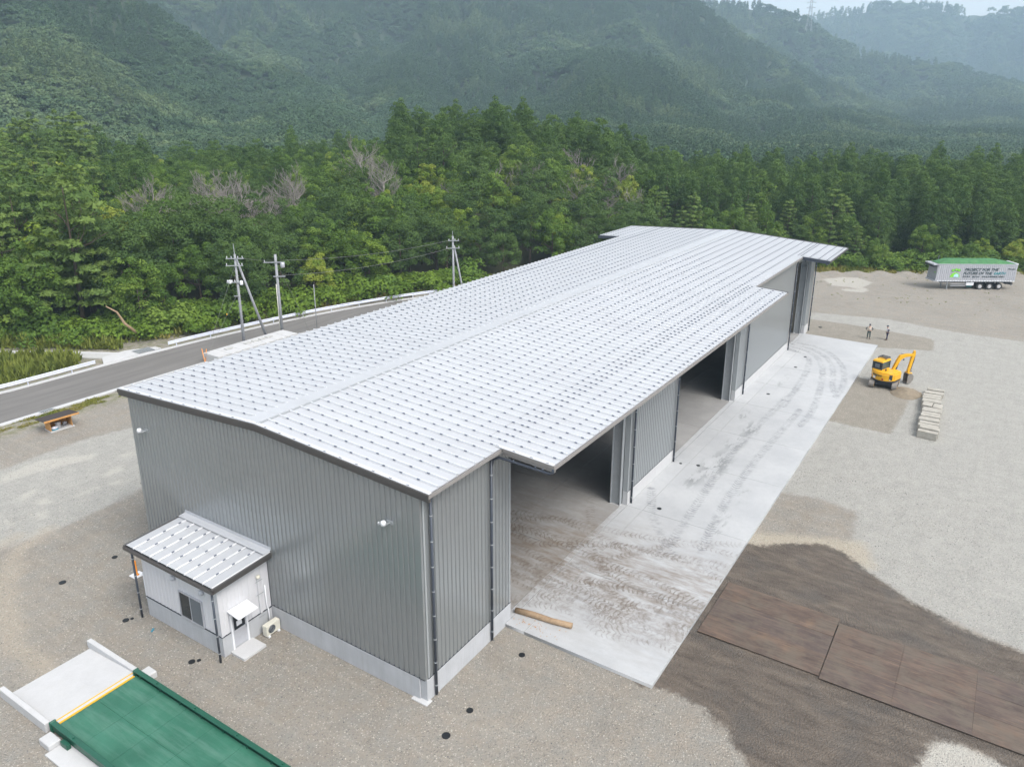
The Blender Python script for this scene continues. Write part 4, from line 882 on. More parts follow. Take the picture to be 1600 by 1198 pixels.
# ------------------------------------------------------------------ weighbridge and its ramp
RP = thing('concrete_ramp', 'pale concrete ramp with raised side kerbs leading onto the green weighbridge', 'ramp', (-8.05, 14.3, 0))
B().add([(-1.85, 2.0, -0.1), (1.85, 2.0, -0.1), (1.85, 2.0, 0.02), (-1.85, 2.0, 0.02), (-1.85, -1.75, -0.1), (1.85, -1.75, -0.1), (1.85, -1.75, 0.30), (-1.85, -1.75, 0.30)], [(0, 1, 2, 3), (4, 7, 6, 5), (3, 2, 6, 7), (0, 3, 7, 4), (1, 5, 6, 2), (0, 4, 5, 1)]).obj('ramp_slab', 'white_conc', RP)
for sx_ in (-1, 1): B().box(sx_ * 1.97 - 0.115, sx_ * 1.97 + 0.115, -1.72, 2.2, -0.1, 0.46 if sx_ < 0 else 0.40).obj('ramp_kerb', 'white_conc', RP, bevel=0.02)
for y0, y1, mt, z in ((-1.77, -1.70, 'yellow_line', 0.306), (-1.93, -1.772, 'white_conc', 0.30), (-2.01, -1.932, 'yellow_line', 0.306)): B().box(-1.85, 1.85, y0, y1, -0.1, z).obj('edge_strip', mt, RP)
WB_ = thing('weighbridge', 'dark green steel truck weighbridge with raised side rails, cut by the bottom left edge', 'weighbridge', (-8.05, 12.28, 0))
for k in range(6):
    for j in range(2): B().box(-1.83 + j * 1.83 + 0.004, -1.83 + (j + 1) * 1.83 - 0.004, -(k + 1) * 1.9 + 0.006, -k * 1.9 - 0.006, 0.24, 0.27).obj('deck_plate', 'green', WB_)
B().box(-1.75, 1.75, -11.4, -0.02, 0.0, 0.235).obj('chassis', 'green_dk', WB_)
for sx_ in (-1, 1):
    b_ = B(); x = sx_ * 1.86
    b_.box(x - 0.11, x + 0.11, -11.4, 0.1, 0.50, 0.56); b_.box(x + sx_ * 0.05 - 0.02, x + sx_ * 0.05 + 0.02, -11.4, 0.1, 0.15, 0.499); r = b_.obj('side_rail', 'green_dk', WB_, bevel=0.012)
    for k in range(8): y = -0.35 - k * 1.5; B().prism([(x - sx_ * 0.10, 0.272), (x + sx_ * 0.025, 0.272), (x + sx_ * 0.025, 0.498), (x - sx_ * 0.03, 0.498)], y - 0.02, y + 0.02, 'y').obj('rail_gusset', 'green_dk', WB_)
    for k in range(4): B().lathe([(0.05, 0), (0.05, 0.05), (0.02, 0.06)], 8, (x, -1.6 - k * 2.8, 0.56)).obj('lifting_eye', 'green_dk', WB_)
    B().box(x - 0.14, x + 0.14, 0.0, 0.12, 0.0, 0.60).obj('rail_end', 'green_dk', WB_, bevel=0.04)
B().box(-2.55, -2.05, -0.9, -0.1, -0.1, 0.30).obj('foundation_block', 'white_conc', WB_, bevel=0.03); B().box(-2.75, -1.9, -4.2, -0.92, -0.1, 0.07).obj('foundation_slab', 'white_conc', WB_)
B().box(2.02, 2.5, -0.55, 0.1, -0.1, 0.32).obj('foundation_block', 'white_conc', WB_, bevel=0.03)
B().box(-2.15, -1.98, -1.5, -1.0, 0.071, 0.3).obj('load_cell_bracket', 'green_dk', WB_)

# ------------------------------------------------------------------ concrete vault, poles, shelter
VT = thing('concrete_chamber', 'long pale concrete drain chamber with lifting covers along the road behind the roof edge', 'concrete chamber', (24.3, 47.45, 0))
B().box(0, 10.3, 0, 2.5, -0.2, 0.82).obj('chamber_wall', 'white_conc', VT, bevel=0.03)
for k in range(7): B().box(0.02 + k * 1.466, 1.466 * (k + 1) - 0.02, 0.02, 2.48, 0.825, 0.93).obj('cover_slab', 'white_conc', VT, bevel=0.02)
for k in (1.9, 4.3, 5.3, 6.2, 7.1): B().box(k, k + 0.75, 1.2, 1.75, 0.932, 1.03).obj('hatch', 'concrete', VT, bevel=0.03)
B().tube([(0, 0, 0.0), (0.35, 0.8, 1.4)], 0.035, 6).obj('guy_guard', 'orange', None, loc=(23.9, 49.2, 0)); tag(bpy.data.objects['guy_guard'], 'slanting orange guard on a pole stay beside the road, outer one of two', 'stay guard', 'orange stay guards')
B().tube([(0, 0, 0.0), (0.5, 0.3, 1.3)], 0.035, 6).obj('guy_guard', 'orange', None, loc=(24.1, 49.45, 0)); tag(bpy.data.objects['guy_guard.001'], 'slanting orange guard on a pole stay beside the road, next to the chamber', 'stay guard', 'orange stay guards')

def insulator(parent, p, s=1.0): B().lathe([(0.02, 0), (0.06 * s, 0.02), (0.03 * s, 0.06), (0.07 * s, 0.09), (0.03 * s, 0.14), (0.05 * s, 0.18), (0.01, 0.22)], 8, p).obj('insulator', 'porcelain', parent, True)
ARM = Vector((0.64, -0.77, 0))
def crossarm(t, z, l0, l1, ins, off=0.0):
    a = ARM * -l0; c_ = ARM * l1; o = Vector((-0.15 + off, -0.1, z))
    g_ = B().bar(o + a, o + c_, 0.08, 0.09).obj('crossarm', 'steel', t)
    for q in ins: p = o + ARM * q; insulator(g_, (p.x, p.y, z + 0.05))
P1 = thing('utility_pole', 'tall grey utility pole with three crossarms, braced by a leaning pole', 'utility pole', (29.5, 50.18, 0))
B().tube([(0, 0, -0.2), (0, 0, 10.4)], [0.17, 0.11], 10).obj('shaft', 'pole', P1, True); B().tube([(0, 0, 10.4), (-0.02, 0.02, 11.5)], [0.05, 0.03], 6).obj('tip', 'steel', P1)
crossarm(P1, 9.95, 0.85, 0.95, (-0.75, -0.3, 0.35, 0.8)); crossarm(P1, 9.2, 0.95, 0.8, (-0.85, 0.4, 0.7)); crossarm(P1, 7.4, 1.05, 0.5, (-0.95, -0.6, -0.2))
b_ = B().box(-0.75, -0.35, 0.3, 0.7, 7.30, 7.62); b_.obj('switch_box', 'porcelain', P1, bevel=0.03)
B().lathe([(0.16, 0), (0.18, 0.05), (0.18, 0.4), (0.1, 0.47)], 10, (0.2, -0.35, 7.1)).obj('transformer', 'porcelain', P1, True)
crossarm(P1, 5.9, 0.45, 0.1, ())
b_ = B(); 
for k in range(14): z = 2 + k * 0.55; b_.bar((-0.13, 0.17, z), (0.13, -0.17, z), 0.03, 0.03)
b_.obj('step_bolts', 'steel', P1)
P1b = thing('leaning_brace_pole', 'grey concrete brace pole leaning against the tall pole with three crossarms', 'brace pole', (32.8, 50.3, 0))
B().tube([(0, 0, -0.2), (-3.1, -0.1, 9.75)], [0.16, 0.11], 10).obj('shaft', 'pole', P1b, True)
P2 = thing('utility_pole', 'grey utility pole with pale cable cover and round transformer, right of the braced pole', 'utility pole', (34.7, 50.2, 0))
B().tube([(0, 0, -0.2), (0, 0, 9.55)], [0.18, 0.14], 10).obj('shaft', 'pole', P2, True); B().tube([(-0.16, 0.12, 0.0), (-0.13, 0.1, 6.2)], 0.06, 8).obj('cable_cover', 'pole_pale', P2, True)
crossarm(P2, 8.7, 1.25, 1.0, (-1.15,), 0.0); crossarm(P2, 7.1, 0.35, 0.95, ())
b_ = B().lathe([(0.2, 0), (0.24, 0.05), (0.24, 0.5), (0.15, 0.6)], 12, (0.35, -0.65, 8.1)); b_.obj('transformer', 'alu', P2, True); B().tube([(0.25, -0.5, 9.0), (0.25, -0.5, 9.7)], 0.02, 6).obj('rod', 'dark', P2)
P3 = thing('slim_pole', 'slim bare grey pole standing alone by the road behind the roof edge', 'pole', (38.69, 48.9, 0)); B().tube([(0, 0, -0.2), (0, 0, 5.5)], [0.055, 0.045], 8).obj('shaft', 'pole', P3, True); B().lathe([(0.07, 0), (0.03, 0.06)], 8, (0, 0, 5.5)).obj('cap', 'steel', P3)
P4 = thing('utility_pole', 'distant grey utility pole with two short crossarms, rising above the far roof edge', 'utility pole', (59.09, 44.37, 0))
B().tube([(0, 0, -3.0), (0, 0, 8.9)], [0.17, 0.12], 10).obj('shaft', 'pole', P4, True); B().tube([(0, 0, 8.9), (0, 0, 9.6)], 0.035, 6).obj('tip', 'steel', P4); crossarm(P4, 8.3, 0.6, 0.85, (-0.5, 0.3, 0.75)); crossarm(P4, 7.3, 0.9, 0.9, (-0.8, 0.8))
P4b = thing('leaning_brace_pole', 'distant grey brace pole leaning against the pole above the far roof edge', 'brace pole', (60.9, 43.3, 0)); B().tube([(0, 0, -3.0), (-1.7, 0.95, 7.6)], [0.15, 0.11], 8).obj('shaft', 'pole', P4b, True)
def wire(name, a, c_, sag, label, r=0.012):
    pts = [Vector(a).lerp(Vector(c_), i / 14) - Vector((0, 0, sag * 4 * (i / 14) * (1 - i / 14))) for i in range(15)]
    tag(B().tube(pts, r, 5).obj(name, 'wire', None), label, 'wire')
wire('overhead_wire', (29.5, 50.2, 10.1), (34.8, 50.0, 8.9), 0.15, 'short overhead wire between the braced pole and the pole beside it')
wire('overhead_wire', (34.9, 49.8, 8.9), (59.3, 44.2, 8.5), 0.6, 'upper overhead wire running from the transformer pole to the distant pole', 0.016)
wire('overhead_wire', (34.9, 49.8, 7.2), (59.3, 44.2, 7.5), 0.7, 'lower overhead wire running from the transformer pole to the distant pole', 0.016)
wire('stay_wire', (29.4, 50.2, 9.2), (23.95, 49.3, 0.4), 0.02, 'thin stay wire from the top of the braced pole down to the orange guard'); wire('stay_wire', (29.4, 50.2, 6.2), (24.2, 49.5, 0.4), 0.02, 'lower thin stay wire of the braced pole with a small yellow marker')
B().sphere((27.6, 49.95, 4.3), (0.06, 0.06, 0.1), 8, 6).obj('stay_marker', 'yellow_line', None); tag(bpy.data.objects['stay_marker'], 'small yellow marker on the lower stay wire of the braced pole', 'marker')
wire('stay_wire', (34.8, 50.2, 8.7), (37.8, 49.1, 0.0), 0.02, 'thin stay wire on the right of the transformer pole')

SHD = thing('timber_shelter', 'small open timber shelter with a brown sloping roof by the road kerb', 'shelter', (7.25, 45.0, 0), math.radians(-4))
B().box(-0.85, 0.95, -0.65, 0.55, -0.1, 0.06).obj('base_slab', 'white_conc', SHD)
for k in range(8): B().box(-0.78 + k * 0.2, -0.78 + (k + 1) * 0.2 - 0.012, 0.42, 0.46, 0.06, 1.0).obj('wall_board', 'timber', SHD)
for sx_ in (-0.80, 0.82):
    for k in range(5): B().box(sx_ - 0.02, sx_ + 0.02, -0.55 + k * 0.195, -0.55 + (k + 1) * 0.195 - 0.01, 0.06, 1.12 - k * 0.028).obj('wall_board', 'timber', SHD)
B().add([(-1.35, -0.95, 1.14), (1.3, -0.95, 1.14), (1.3, 0.85, 0.94), (-1.35, 0.85, 0.94), (-1.35, -0.95, 1.19), (1.3, -0.95, 1.19), (1.3, 0.85, 0.99), (-1.35, 0.85, 0.99)], [(0, 3, 2, 1), (4, 5, 6, 7), (0, 1, 5, 4), (1, 2, 6, 5), (2, 3, 7, 6), (3, 0, 4, 7)]).obj('roof', 'felt', SHD)
B().box(-1.35, 1.3, -1.0, -0.955, 1.06, 1.2).obj('fascia', 'timber', SHD)
def bucket(x, y, r_, h, mt, lab):
    t = thing('bucket', lab, 'bucket', (x, y, 0.07)); B().lathe([(r_ * 0.8, 0), (r_, h), (r_ * 1.05, h), (r_ * 1.05, h + 0.03), (r_ * 0.5, h + 0.05)], 14).obj('body', mt, t, True); B().tube([(-r_, 0, h), (0, -r_ * 0.3, h + r_ * 0.8), (r_, 0, h)], 0.012, 5, False).obj('handle', 'steel', t)
bucket(7.15, 44.85, 0.2, 0.42, 'white', 'large white bucket in the middle of the timber shelter'); bucket(7.7, 44.9, 0.17, 0.3, 'alu', 'grey bucket at the right inside the timber shelter')
t = thing('storage_bag', 'crumpled white bag with a blue base at the left inside the timber shelter', 'bag', (6.8, 44.7, 0.07)); B().sphere((0, 0, 0.15), (0.26, 0.16, 0.14), 10, 6).obj('bag', 'white_cloth', t); B().box(-0.25, 0.2, -0.15, 0.12, 0, 0.08).obj('tray', 'blue', t)
t = B().box(-0.12, 0.12, -0.04, 0.04, 0, 0.05).obj('blue_scrap', 'blue', None, loc=(-3.75, 14.95, 0.03)); t.rotation_euler = (0, 0, 0.6); tag(t, 'tiny light blue scrap on the gravel in front of the annexe', 'scrap')

# ------------------------------------------------------------------ steel road plates on the mud
pl = []
for k in range(3): pl.append((11.25 + k * 1.68, 12.93 + k * 1.68, -14.85, -8.75))
ys = [-14.9, -18.1, -21.4, -24.6, -27.9]
for a, c_ in zip(ys[:-1], ys[1:]):
    for k in range(3): pl.append((11.1 + k * 1.6, 12.7 + k * 1.6, c_ + 0.004, a - 0.004))
names_ = ['lower edge', 'middle row', 'upper edge']; cols_ = ['touching the apron edge', 'second from the apron', 'third from the apron', 'fourth from the apron', 'fifth from the apron']
for i, (x0, x1, y0, y1) in enumerate(pl):
    n_, k_ = (i % 3, 0) if i < 3 else ((i - 3) % 3, 1 + (i - 3) // 3)
    o = B().box(-(x1 - x0) / 2 + 0.002, (x1 - x0) / 2 - 0.002, (y0 - y1) / 2, (y1 - y0) / 2, 0, 0.03).obj('steel_plate', 'plate', None, False, 0, ((x0 + x1) / 2, (y0 + y1) / 2, 0.05 + rnd.uniform(0, 0.02)))
    o.rotation_euler = (rnd.uniform(-.002, .002), rnd.uniform(-.003, .003), rnd.uniform(-0.004, 0.004))
    tag(o, 'rusty brown steel road plate on the mud, %s, %s' % (names_[n_], cols_[k_]), 'steel plate', 'rusty steel plates laid over the mud')
# peeled log lying across the apron corner
lg = B(); pts = [(7.35, 0.0, 0.30), (7.5, -1.0, 0.32), (7.6, -2.1, 0.31), (7.8, -3.2, 0.33)]
lg.tube(pts, [0.15, 0.165, 0.15, 0.155], 14).obj('log', 'log', None, True); tag(bpy.data.objects['log'], 'peeled brown log lying on the apron at the near warehouse wall', 'log')
b_ = B(); r = random.Random(3)
for k in range(40):
    x, y = 6.9 + r.gauss(0, 0.25), -1.4 + r.gauss(0, 0.7); s_ = r.uniform(0.02, 0.09); a = r.uniform(0, PI); b_.bar((x, y, 0.19), (x + s_ * math.cos(a), y + s_ * math.sin(a), 0.2), 0.02, 0.01)
b_.obj('bark_chips', 'timber', None, kind='stuff', label='loose bark chips beside the peeled log', category='bark')

# ------------------------------------------------------------------ row of old concrete blocks
cl = [(44.4, -16.05), (45.3, -16.1), (46.6, -15.98), (47.9, -15.9), (49.1, -15.9), (50.35, -15.88), (51.6, -15.8), (52.85, -15.62), (54.0, -15.5), (55.2, -15.5), (56.3, -15.6)]
wh_ = ['end block nearest the camera, showing its dark face', 'second from the near end', 'third from the near end, stained orange', 'fourth from the near end', 'fifth from the near end', 'sixth, in the middle of the row', 'fifth from the far end', 'fourth from the far end', 'third from the far end', 'second from the far end, whiter', 'far end block, lowest and nearest the gravel path']
for i, (x, y) in enumerate(cl[1:]):
    t = thing('concrete_block', 'rough pale concrete block, ' + wh_[i if i < 9 else 10], 'concrete block', (x, y, 0), rnd.uniform(-0.10, 0.10) + 0.03, 'row of old concrete blocks on the gravel')
    h = 0.68 if i < 8 else 0.5
    r = rnd.uniform(-0.03, 0.03)
    b_ = B(); ww = 0.78 + r
    if i == 5:
        b_.box(-0.56, 0.56, -ww, -0.06, 0, h); b_.obj('block_half', 'block', t, bevel=0.03); b_ = B(); b_.box(-0.54, 0.5, 0.0, ww, 0, h + 0.04)
        b_.obj('block_half', 'block', t, bevel=0.03)
    else:
        b_.box(-0.57, -0.045, -ww, ww, 0, h + 2 * r); b_.obj('block_half', 'block', t, bevel=0.03); b_ = B(); b_.box(0.015, 0.54, -ww + 2 * r, ww - 0.06, 0, h - 2.5 * r); b_.obj('block_half', 'block', t, bevel=0.03)

# dug soil beside the excavator
g = 40; X, Y = np.meshgrid(np.linspace(-2.0, 2.0, g), np.linspace(-1.8, 1.8, g), indexing='ij')
Z = 0.60 * np.clip(1 - (np.hypot(X / 1.8, Y / 1.5)) ** 1.3, -0.2, 1) + (fbm(X * 2 + 9, Y * 2, 4, 3) - 0.5) * 0.22
V, F = grid(X, Y, Z)
M['soil'] = simple('loose_soil', (0.22, 0.18, 0.13), 0.95, 0, 0.25, 3, 0.4, (0.30, 0.26, 0.21), 0.6)
tag(link('soil_heap', np_mesh('soil_heap', V, F, 'soil', True), None, (55.3, -13.2, 0)), 'low heap of loose brown soil beside the yellow excavator', 'soil heap')

# ------------------------------------------------------------------ excavator
EX = thing('excavator', 'yellow tracked excavator with its boom raised to the right, parked beside the apron', 'excavator', (56.5, -11.05, 0.0), math.radians(2))
for s_, yc in ((1, 1.03), (-1, -1.03)):
    # track belt: rounded loop with pads
    L0, r0 = 1.05, 0.33; loop = []
    for k in range(9): a = PI / 2 + PI * k / 8; loop.append((-L0 + r0 * math.cos(a), r0 + r0 * math.sin(a)))
    for k in range(9): a = -PI / 2 + PI * k / 8; loop.append((L0 + r0 * math.cos(a), r0 + r0 * math.sin(a)))
    tr_ = B().prism(loop, yc - 0.225, yc + 0.225, 'y').obj('track', 'dark', EX)
    pads = B(); pts = loop + [loop[0]]; acc = 0
    for (x0, z0), (x1, z1) in zip(pts[:-1], pts[1:]):
        l = math.hypot(x1 - x0, z1 - z0); n = max(1, int(l / 0.12))
        for k in range(n):
            f0, f1 = k / n + 0.08 / n, (k + 1) / n - 0.08 / n; nx, nz = (z1 - z0) / l, -(x1 - x0) / l
            pads.add([(x0 + (x1 - x0) * f + nx * o, y, z0 + (z1 - z0) * f + nz * o) for y in (yc - 0.24, yc + 0.24) for f, o in ((f0, 0.0), (f1, 0.0), (f1, -0.03), (f0, -0.03))], [(0, 1, 2, 3), (7, 6, 5, 4), (0, 4, 5, 1), (1, 5, 6, 2), (2, 6, 7, 3), (3, 7, 4, 0)])
    for v_i in range(len(pads.v)):
        x, y, z = pads.v[v_i]; cx_, cz_ = (max(-L0, min(L0, x)), r0); d_ = math.hypot(x - cx_, z - cz_); f_ = (d_ + 0.022) / d_ if d_ > 0 else 1; pads.v[v_i] = (cx_ + (x - cx_) * f_, y, cz_ + (z - cz_) * f_ + 0.02)
    pads.obj('track_pad', 'track', tr_, kind='stuff')
    for k in (-1.05, 1.05): B().tube([(k, yc - 0.235, r0), (k, yc + 0.235, r0)], 0.2, 14).obj('sprocket', 'yellow', tr_)
B().box(-0.9, 0.9, -0.75, 0.75, 0.32, 0.62).obj('undercarriage', 'dark', EX)
B().lathe([(0.55, 0.6), (0.55, 0.72)], 20).obj('turntable', 'dark', EX)
hr_ = math.radians(-22)
def hx(b_, ang=hr_, piv=(0, 0)):
    c_, s_ = math.cos(ang), math.sin(ang); b_.v = [(piv[0] + v[0] * c_ - v[1] * s_, piv[1] + v[0] * s_ + v[1] * c_, v[2]) for v in b_.v]; return b_
arc = [(1.32 * math.cos(a), 1.22 * math.sin(a)) for a in np.linspace(math.radians(105), math.radians(255), 15)]
body = arc + [(0.9, -1.12), (1.15, -0.95), (1.15, 0.95), (0.9, 1.12)]
hb = hx(B().prism(body, 0.74, 0.86)).obj('deck', 'dark', EX, bevel=0.01)
hx(B().prism([(p[0], p[1]) for p in body], 0.861, 1.52)).obj('body', 'yellow', EX, bevel=0.04)
hx(B().prism([(-1.2, -0.2), (-0.9, -0.9), (-0.3, -1.1), (0.9, -1.05), (0.9, -0.35), (-0.2, -0.1), (-0.3, 1.1), (-0.85, 0.95), (-1.2, 0.3)], 1.521, 1.66)).obj('hood', 'yellow', EX, bevel=0.03)
# lettering, reflectors, notice and grille on the counterweight
for i, ch in enumerate('KOMATSU'):
    a = math.radians(148 + i * 7.0); me = text_mesh(ch, 0.20, 'ink', 0, 0.012)
    o = link('lettering', me, EX); n_ = Vector((math.cos(a), math.sin(a), 0)); p_ = Vector((1.345 * math.cos(a), 1.245 * math.sin(a), 1.27))
    Rz = Matrix.Rotation(hr_, 4, 'Z'); T = Matrix(((-n_.y, 0, n_.x, p_.x), (n_.x, 0, n_.y, p_.y), (0, 1, 0, p_.z), (0, 0, 0, 1)))
    o.matrix_local = Rz @ T @ Matrix.Translation((-0.07, 0, 0))
def onarc(deg, w, h, z, mat, nm):
    a = math.radians(deg); b_ = B().box(-0.012, 0.012, -w / 2, w / 2, z, z + h); c_, s_ = math.cos(a), math.sin(a)
    b_.v = [(1.335 * c_ + v[0] * c_ - v[1] * s_, 1.235 * s_ + v[0] * s_ + v[1] * c_, v[2]) for v in b_.v]; hx(b_).obj(nm, mat, EX)
onarc(157, 0.30, 0.20, 0.98, 'white', 'notice'); onarc(132, 0.11, 0.16, 1.0, 'red', 'reflector'); onarc(198, 0.16, 0.16, 0.95, 'red', 'reflector'); onarc(167, 0.12, 0.07, 1.19, 'ink', 'emblem')
onarc(232, 0.30, 0.52, 1.0, 'dark', 'side_grille'); onarc(232.5, 0.26, 0.10, 1.02, 'porcelain', 'side_badge')
# cab
cab = hx(B().box(-0.72, 0.80, 0.08, 1.08, 1.10, 1.72)).obj('cab', 'yellow', EX, bevel=0.03)
b_ = B()
for x in (-0.70, 0.78):
    for y in (0.11, 1.05): b_.box(x - 0.035, x + 0.035, y - 0.035, y + 0.035, 1.72, 2.50)
hx(b_).obj('cab_pillar', 'dark', cab)
hx(B().box(-0.69, 0.77, 0.12, 1.04, 1.721, 2.50)).obj('cab_glass', 'cabglass', cab)
hx(B().box(-0.735, -0.695, 0.20, 0.96, 1.80, 2.40)).obj('rear_window', 'glass', cab); hx(B().box(-0.745, -0.735, 0.34, 0.80, 1.90, 2.28)).obj('seat_back', 'frost', cab)
b_ = B().add([(-0.76, 0.05, 2.48), (0.84, 0.05, 2.48), (0.84, 1.11, 2.48), (-0.76, 1.11, 2.48), (-0.68, 0.12, 2.62), (0.76, 0.12, 2.62), (0.76, 1.04, 2.62), (-0.68, 1.04, 2.62)], [(0, 3, 2, 1), (4, 5, 6, 7), (0, 1, 5, 4), (1, 2, 6, 5), (2, 3, 7, 6), (3, 0, 4, 7)]); hx(b_).obj('cab_roof', 'yellow', cab)
b_ = B()
for y in (0.2, 0.96): b_.bar((0.0, y, 2.76), (0.85, y, 2.76), 0.05, 0.06)
for x in (0.02, 0.28, 0.55, 0.84): b_.bar((x, 0.2, 2.76), (x, 0.96, 2.76), 0.05, 0.05)
for x in (0.05, 0.8):
    for y in (0.2, 0.96): b_.bar((x, y, 2.6), (x, y, 2.76), 0.05, 0.05)
hx(b_).obj('roof_guard', 'dark', cab)
hx(B().tube([(-0.35, -0.15, 1.6), (-0.35, -0.15, 1.85)], 0.07, 8)).obj('exhaust', 'dark', EX)
# boom, arm and bucket in one vertical plane
ba = math.radians(-50); bp = (0.75, -0.35)
def hxb(b_):
    b_.v = [((v[0] - 0.2) * (0.76 if v[2] > 1.0 and v[0] < 2.2 else 1) + 0.2 if v[0] < 2.2 else v[0] - 0.48, v[1], v[2]) for v in b_.v]
    return hx(b_, ba, bp)
def plane_prism(poly, w, mat, nm, parent=EX, bev=0.0): 
    b_ = B().prism(poly, -w / 2, w / 2, 'y'); return hxb(b_).obj(nm, mat, parent, bevel=bev)
plane_prism([(-0.15, 0.95), (0.25, 0.95), (0.3, 1.45), (0.1, 1.55), (-0.2, 1.4)], 0.42, 'yellow', 'boom_bracket', EX, 0.02)
bo = plane_prism([(-0.05, 1.22), (0.20, 1.18), (0.75, 2.0), (1.15, 2.55), (1.75, 2.78), (2.70, 2.84), (2.78, 2.95), (2.70, 3.06), (1.65, 3.12), (0.95, 2.98), (0.62, 2.55), (0.25, 1.85)], 0.26, 'yellow', 'boom', EX, 0.015)
hxb(B().tube([(0.42, 0, 1.1), (0.82, 0, 1.75)], 0.06, 8).tube([(0.78, 0, 1.7), (1.12, 0, 2.5)], 0.035, 8)).obj('boom_cylinder', 'dark', bo)
hxb(B().tube([(1.15, 0, 3.13), (1.95, 0, 3.2)], 0.06, 8).tube([(1.9, 0, 3.2), (2.65, 0, 3.28)], 0.032, 8)).obj('arm_cylinder', 'steel', bo)
hxb(B().box(1.35, 1.5, -0.2, -0.13, 2.5, 2.62)).obj('work_lamp', 'dark', bo)
ar = plane_prism([(2.86, 3.40), (2.70, 3.36), (2.55, 2.85), (2.30, 1.30), (2.38, 1.02), (2.52, 1.02), (2.80, 2.45), (2.92, 3.0)], 0.2, 'yellow', 'arm', EX, 0.012)
hxb(B().tube([(2.93, 0, 3.05), (2.86, 0, 2.2)], 0.055, 8).tube([(2.87, 0, 2.3), (2.72, 0, 1.35)], 0.03, 8)).obj('bucket_cylinder', 'dark', ar)
plane_prism([(2.35, 1.05), (2.75, 1.35), (2.80, 1.25), (2.42, 0.95)], 0.24, 'track', 'bucket_link', ar)
bk = B(); prof = [(2.25, 1.05), (2.55, 1.10), (2.88, 0.85), (2.90, 0.45), (2.65, 0.12), (2.25, 0.05)]
for side in (-0.33, 0.33): bk.prism([(2.25, 0.95)] + prof[1:] , side - 0.015, side + 0.015, 'y')
for (x0, z0), (x1, z1) in zip(prof[:-1], prof[1:]): bk.bar((x0, 0, z0), (x1, 0, z1), 0.64, 0.03, (0, 1, 0)) if False else bk.add([(x0, -0.32, z0), (x1, -0.32, z1), (x1, 0.32, z1), (x0, 0.32, z0), (x0, -0.32, z0 + 0.02), (x1, -0.32, z1 + 0.02), (x1, 0.32, z1 + 0.02), (x0, 0.32, z0 + 0.02)], [(0, 1, 2, 3), (7, 6, 5, 4), (0, 4, 5, 1), (2, 6, 7, 3)])
bk_o = hxb(bk).obj('bucket', 'track', EX)
for k in range(5): hxb(B().box(2.08, 2.27, -0.3 + k * 0.14, -0.24 + k * 0.14, 0.04, 0.08)).obj('tooth', 'steel', bk_o)
hxb(B().box(2.3, 2.75, -0.3, 0.3, 1.02, 1.16)).obj('bucket_top', 'yellow', bk_o, bevel=0.03)
hx(B().prism([(1.15, 0.15), (1.35, 0.1), (1.3, 0.55), (1.2, 0.55)], -1.15, 1.15, 'y'), 0).obj('dozer_blade', 'yellow', EX)

# ------------------------------------------------------------------ semi-trailer
TRL = thing('semi_trailer', 'silver ribbed bulk semi-trailer with green netting over its load, parked at the back', 'trailer', (105.7, -10.45, 0.0), math.atan2(-0.824, 0.566))
TL, TW, T0, T1 = 12.9, 2.49, 1.25, 3.85
B().box(0.15, TL - 0.1, 0.04, TW - 0.04, T0, T0 + 0.16).obj('floor', 'alu', TRL)
me_r = B().prism([(0, 0.0), (0.05, -0.05), (0.13, -0.05), (0.18, 0.0)], 0, 1, 'z').mesh('side_rib', 'alu')
for y0, y1 in ((0.0, 0.04), (TW - 0.04, TW)):
    w_ = B().prism([(0.35, T0), (TL - 0.25, T0), (TL, T1), (0.55, T1)], y0, y1, 'y').obj('side_wall', 'alu', TRL)
    if y0 == 0.0:
        for k in range(40): link('side_rib', me_r, w_, (0.62 + k * 0.305, 0, T0 + 0.3), None, (1, 1, T1 - T0 - 0.42))
        for k in range(30): B().box(0.6 + k * 0.41, 0.86 + k * 0.41, -0.05, -0.005, T0 + 0.03, T0 + 0.19).obj('marker_plate', 'porcelain', w_) if k % 1 == 0 else None
B().box(0.5, TL, -0.06, 0.10, T1, T1 + 0.10).obj('top_rail', 'alu', TRL); B().box(0.5, TL, TW - 0.1, TW + 0.06, T1, T1 + 0.10).obj('top_rail', 'alu', TRL)
B().box(TL - 0.12, TL, 0.10, TW - 0.1, T0, T1 + 0.12).obj('end_wall', 'alu', TRL); B().box(TL - 0.25, TL + 0.02, -0.05, TW + 0.05, T1 + 0.101, T1 + 0.17).obj('end_cap', 'white', TRL)
fr = B().box(0.42, 0.50, 0.05, TW - 0.05, T0, T1 - 0.25).obj('front_wall', 'alu', TRL)
for k in range(7): B().box(0.36, 0.419, 0.15 + k * 0.34, 0.27 + k * 0.34, T0 + 0.1, T1 - 0.4).obj('front_rib', 'steel', fr)
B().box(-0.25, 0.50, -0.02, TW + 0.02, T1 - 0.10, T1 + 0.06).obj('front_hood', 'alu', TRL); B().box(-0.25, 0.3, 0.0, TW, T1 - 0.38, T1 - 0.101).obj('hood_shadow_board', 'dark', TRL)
B().box(0.30, 0.36, 0.25, 0.55, 2.55, 2.66).obj('green_tag', 'lime', TRL)
b_ = B()
for z in (1.4, 1.8, 2.2, 2.6): b_.bar((0.3, 1.9, z), (0.3, 2.3, z), 0.03, 0.03)
b_.obj('ladder', 'steel', TRL)
g1, g2 = 60, 14; X, Y = np.meshgrid(np.linspace(0.6, TL - 0.35, g1), np.linspace(0.05, TW - 0.05, g2), indexing='ij')
e = np.minimum(np.clip((X - 0.6) / 1.7, 0, 1), np.clip((TL - 0.35 - X) / 2.6, 0, 1)) * np.clip(np.minimum(Y - 0.05, TW - 0.05 - Y) / 0.5, 0, 1)
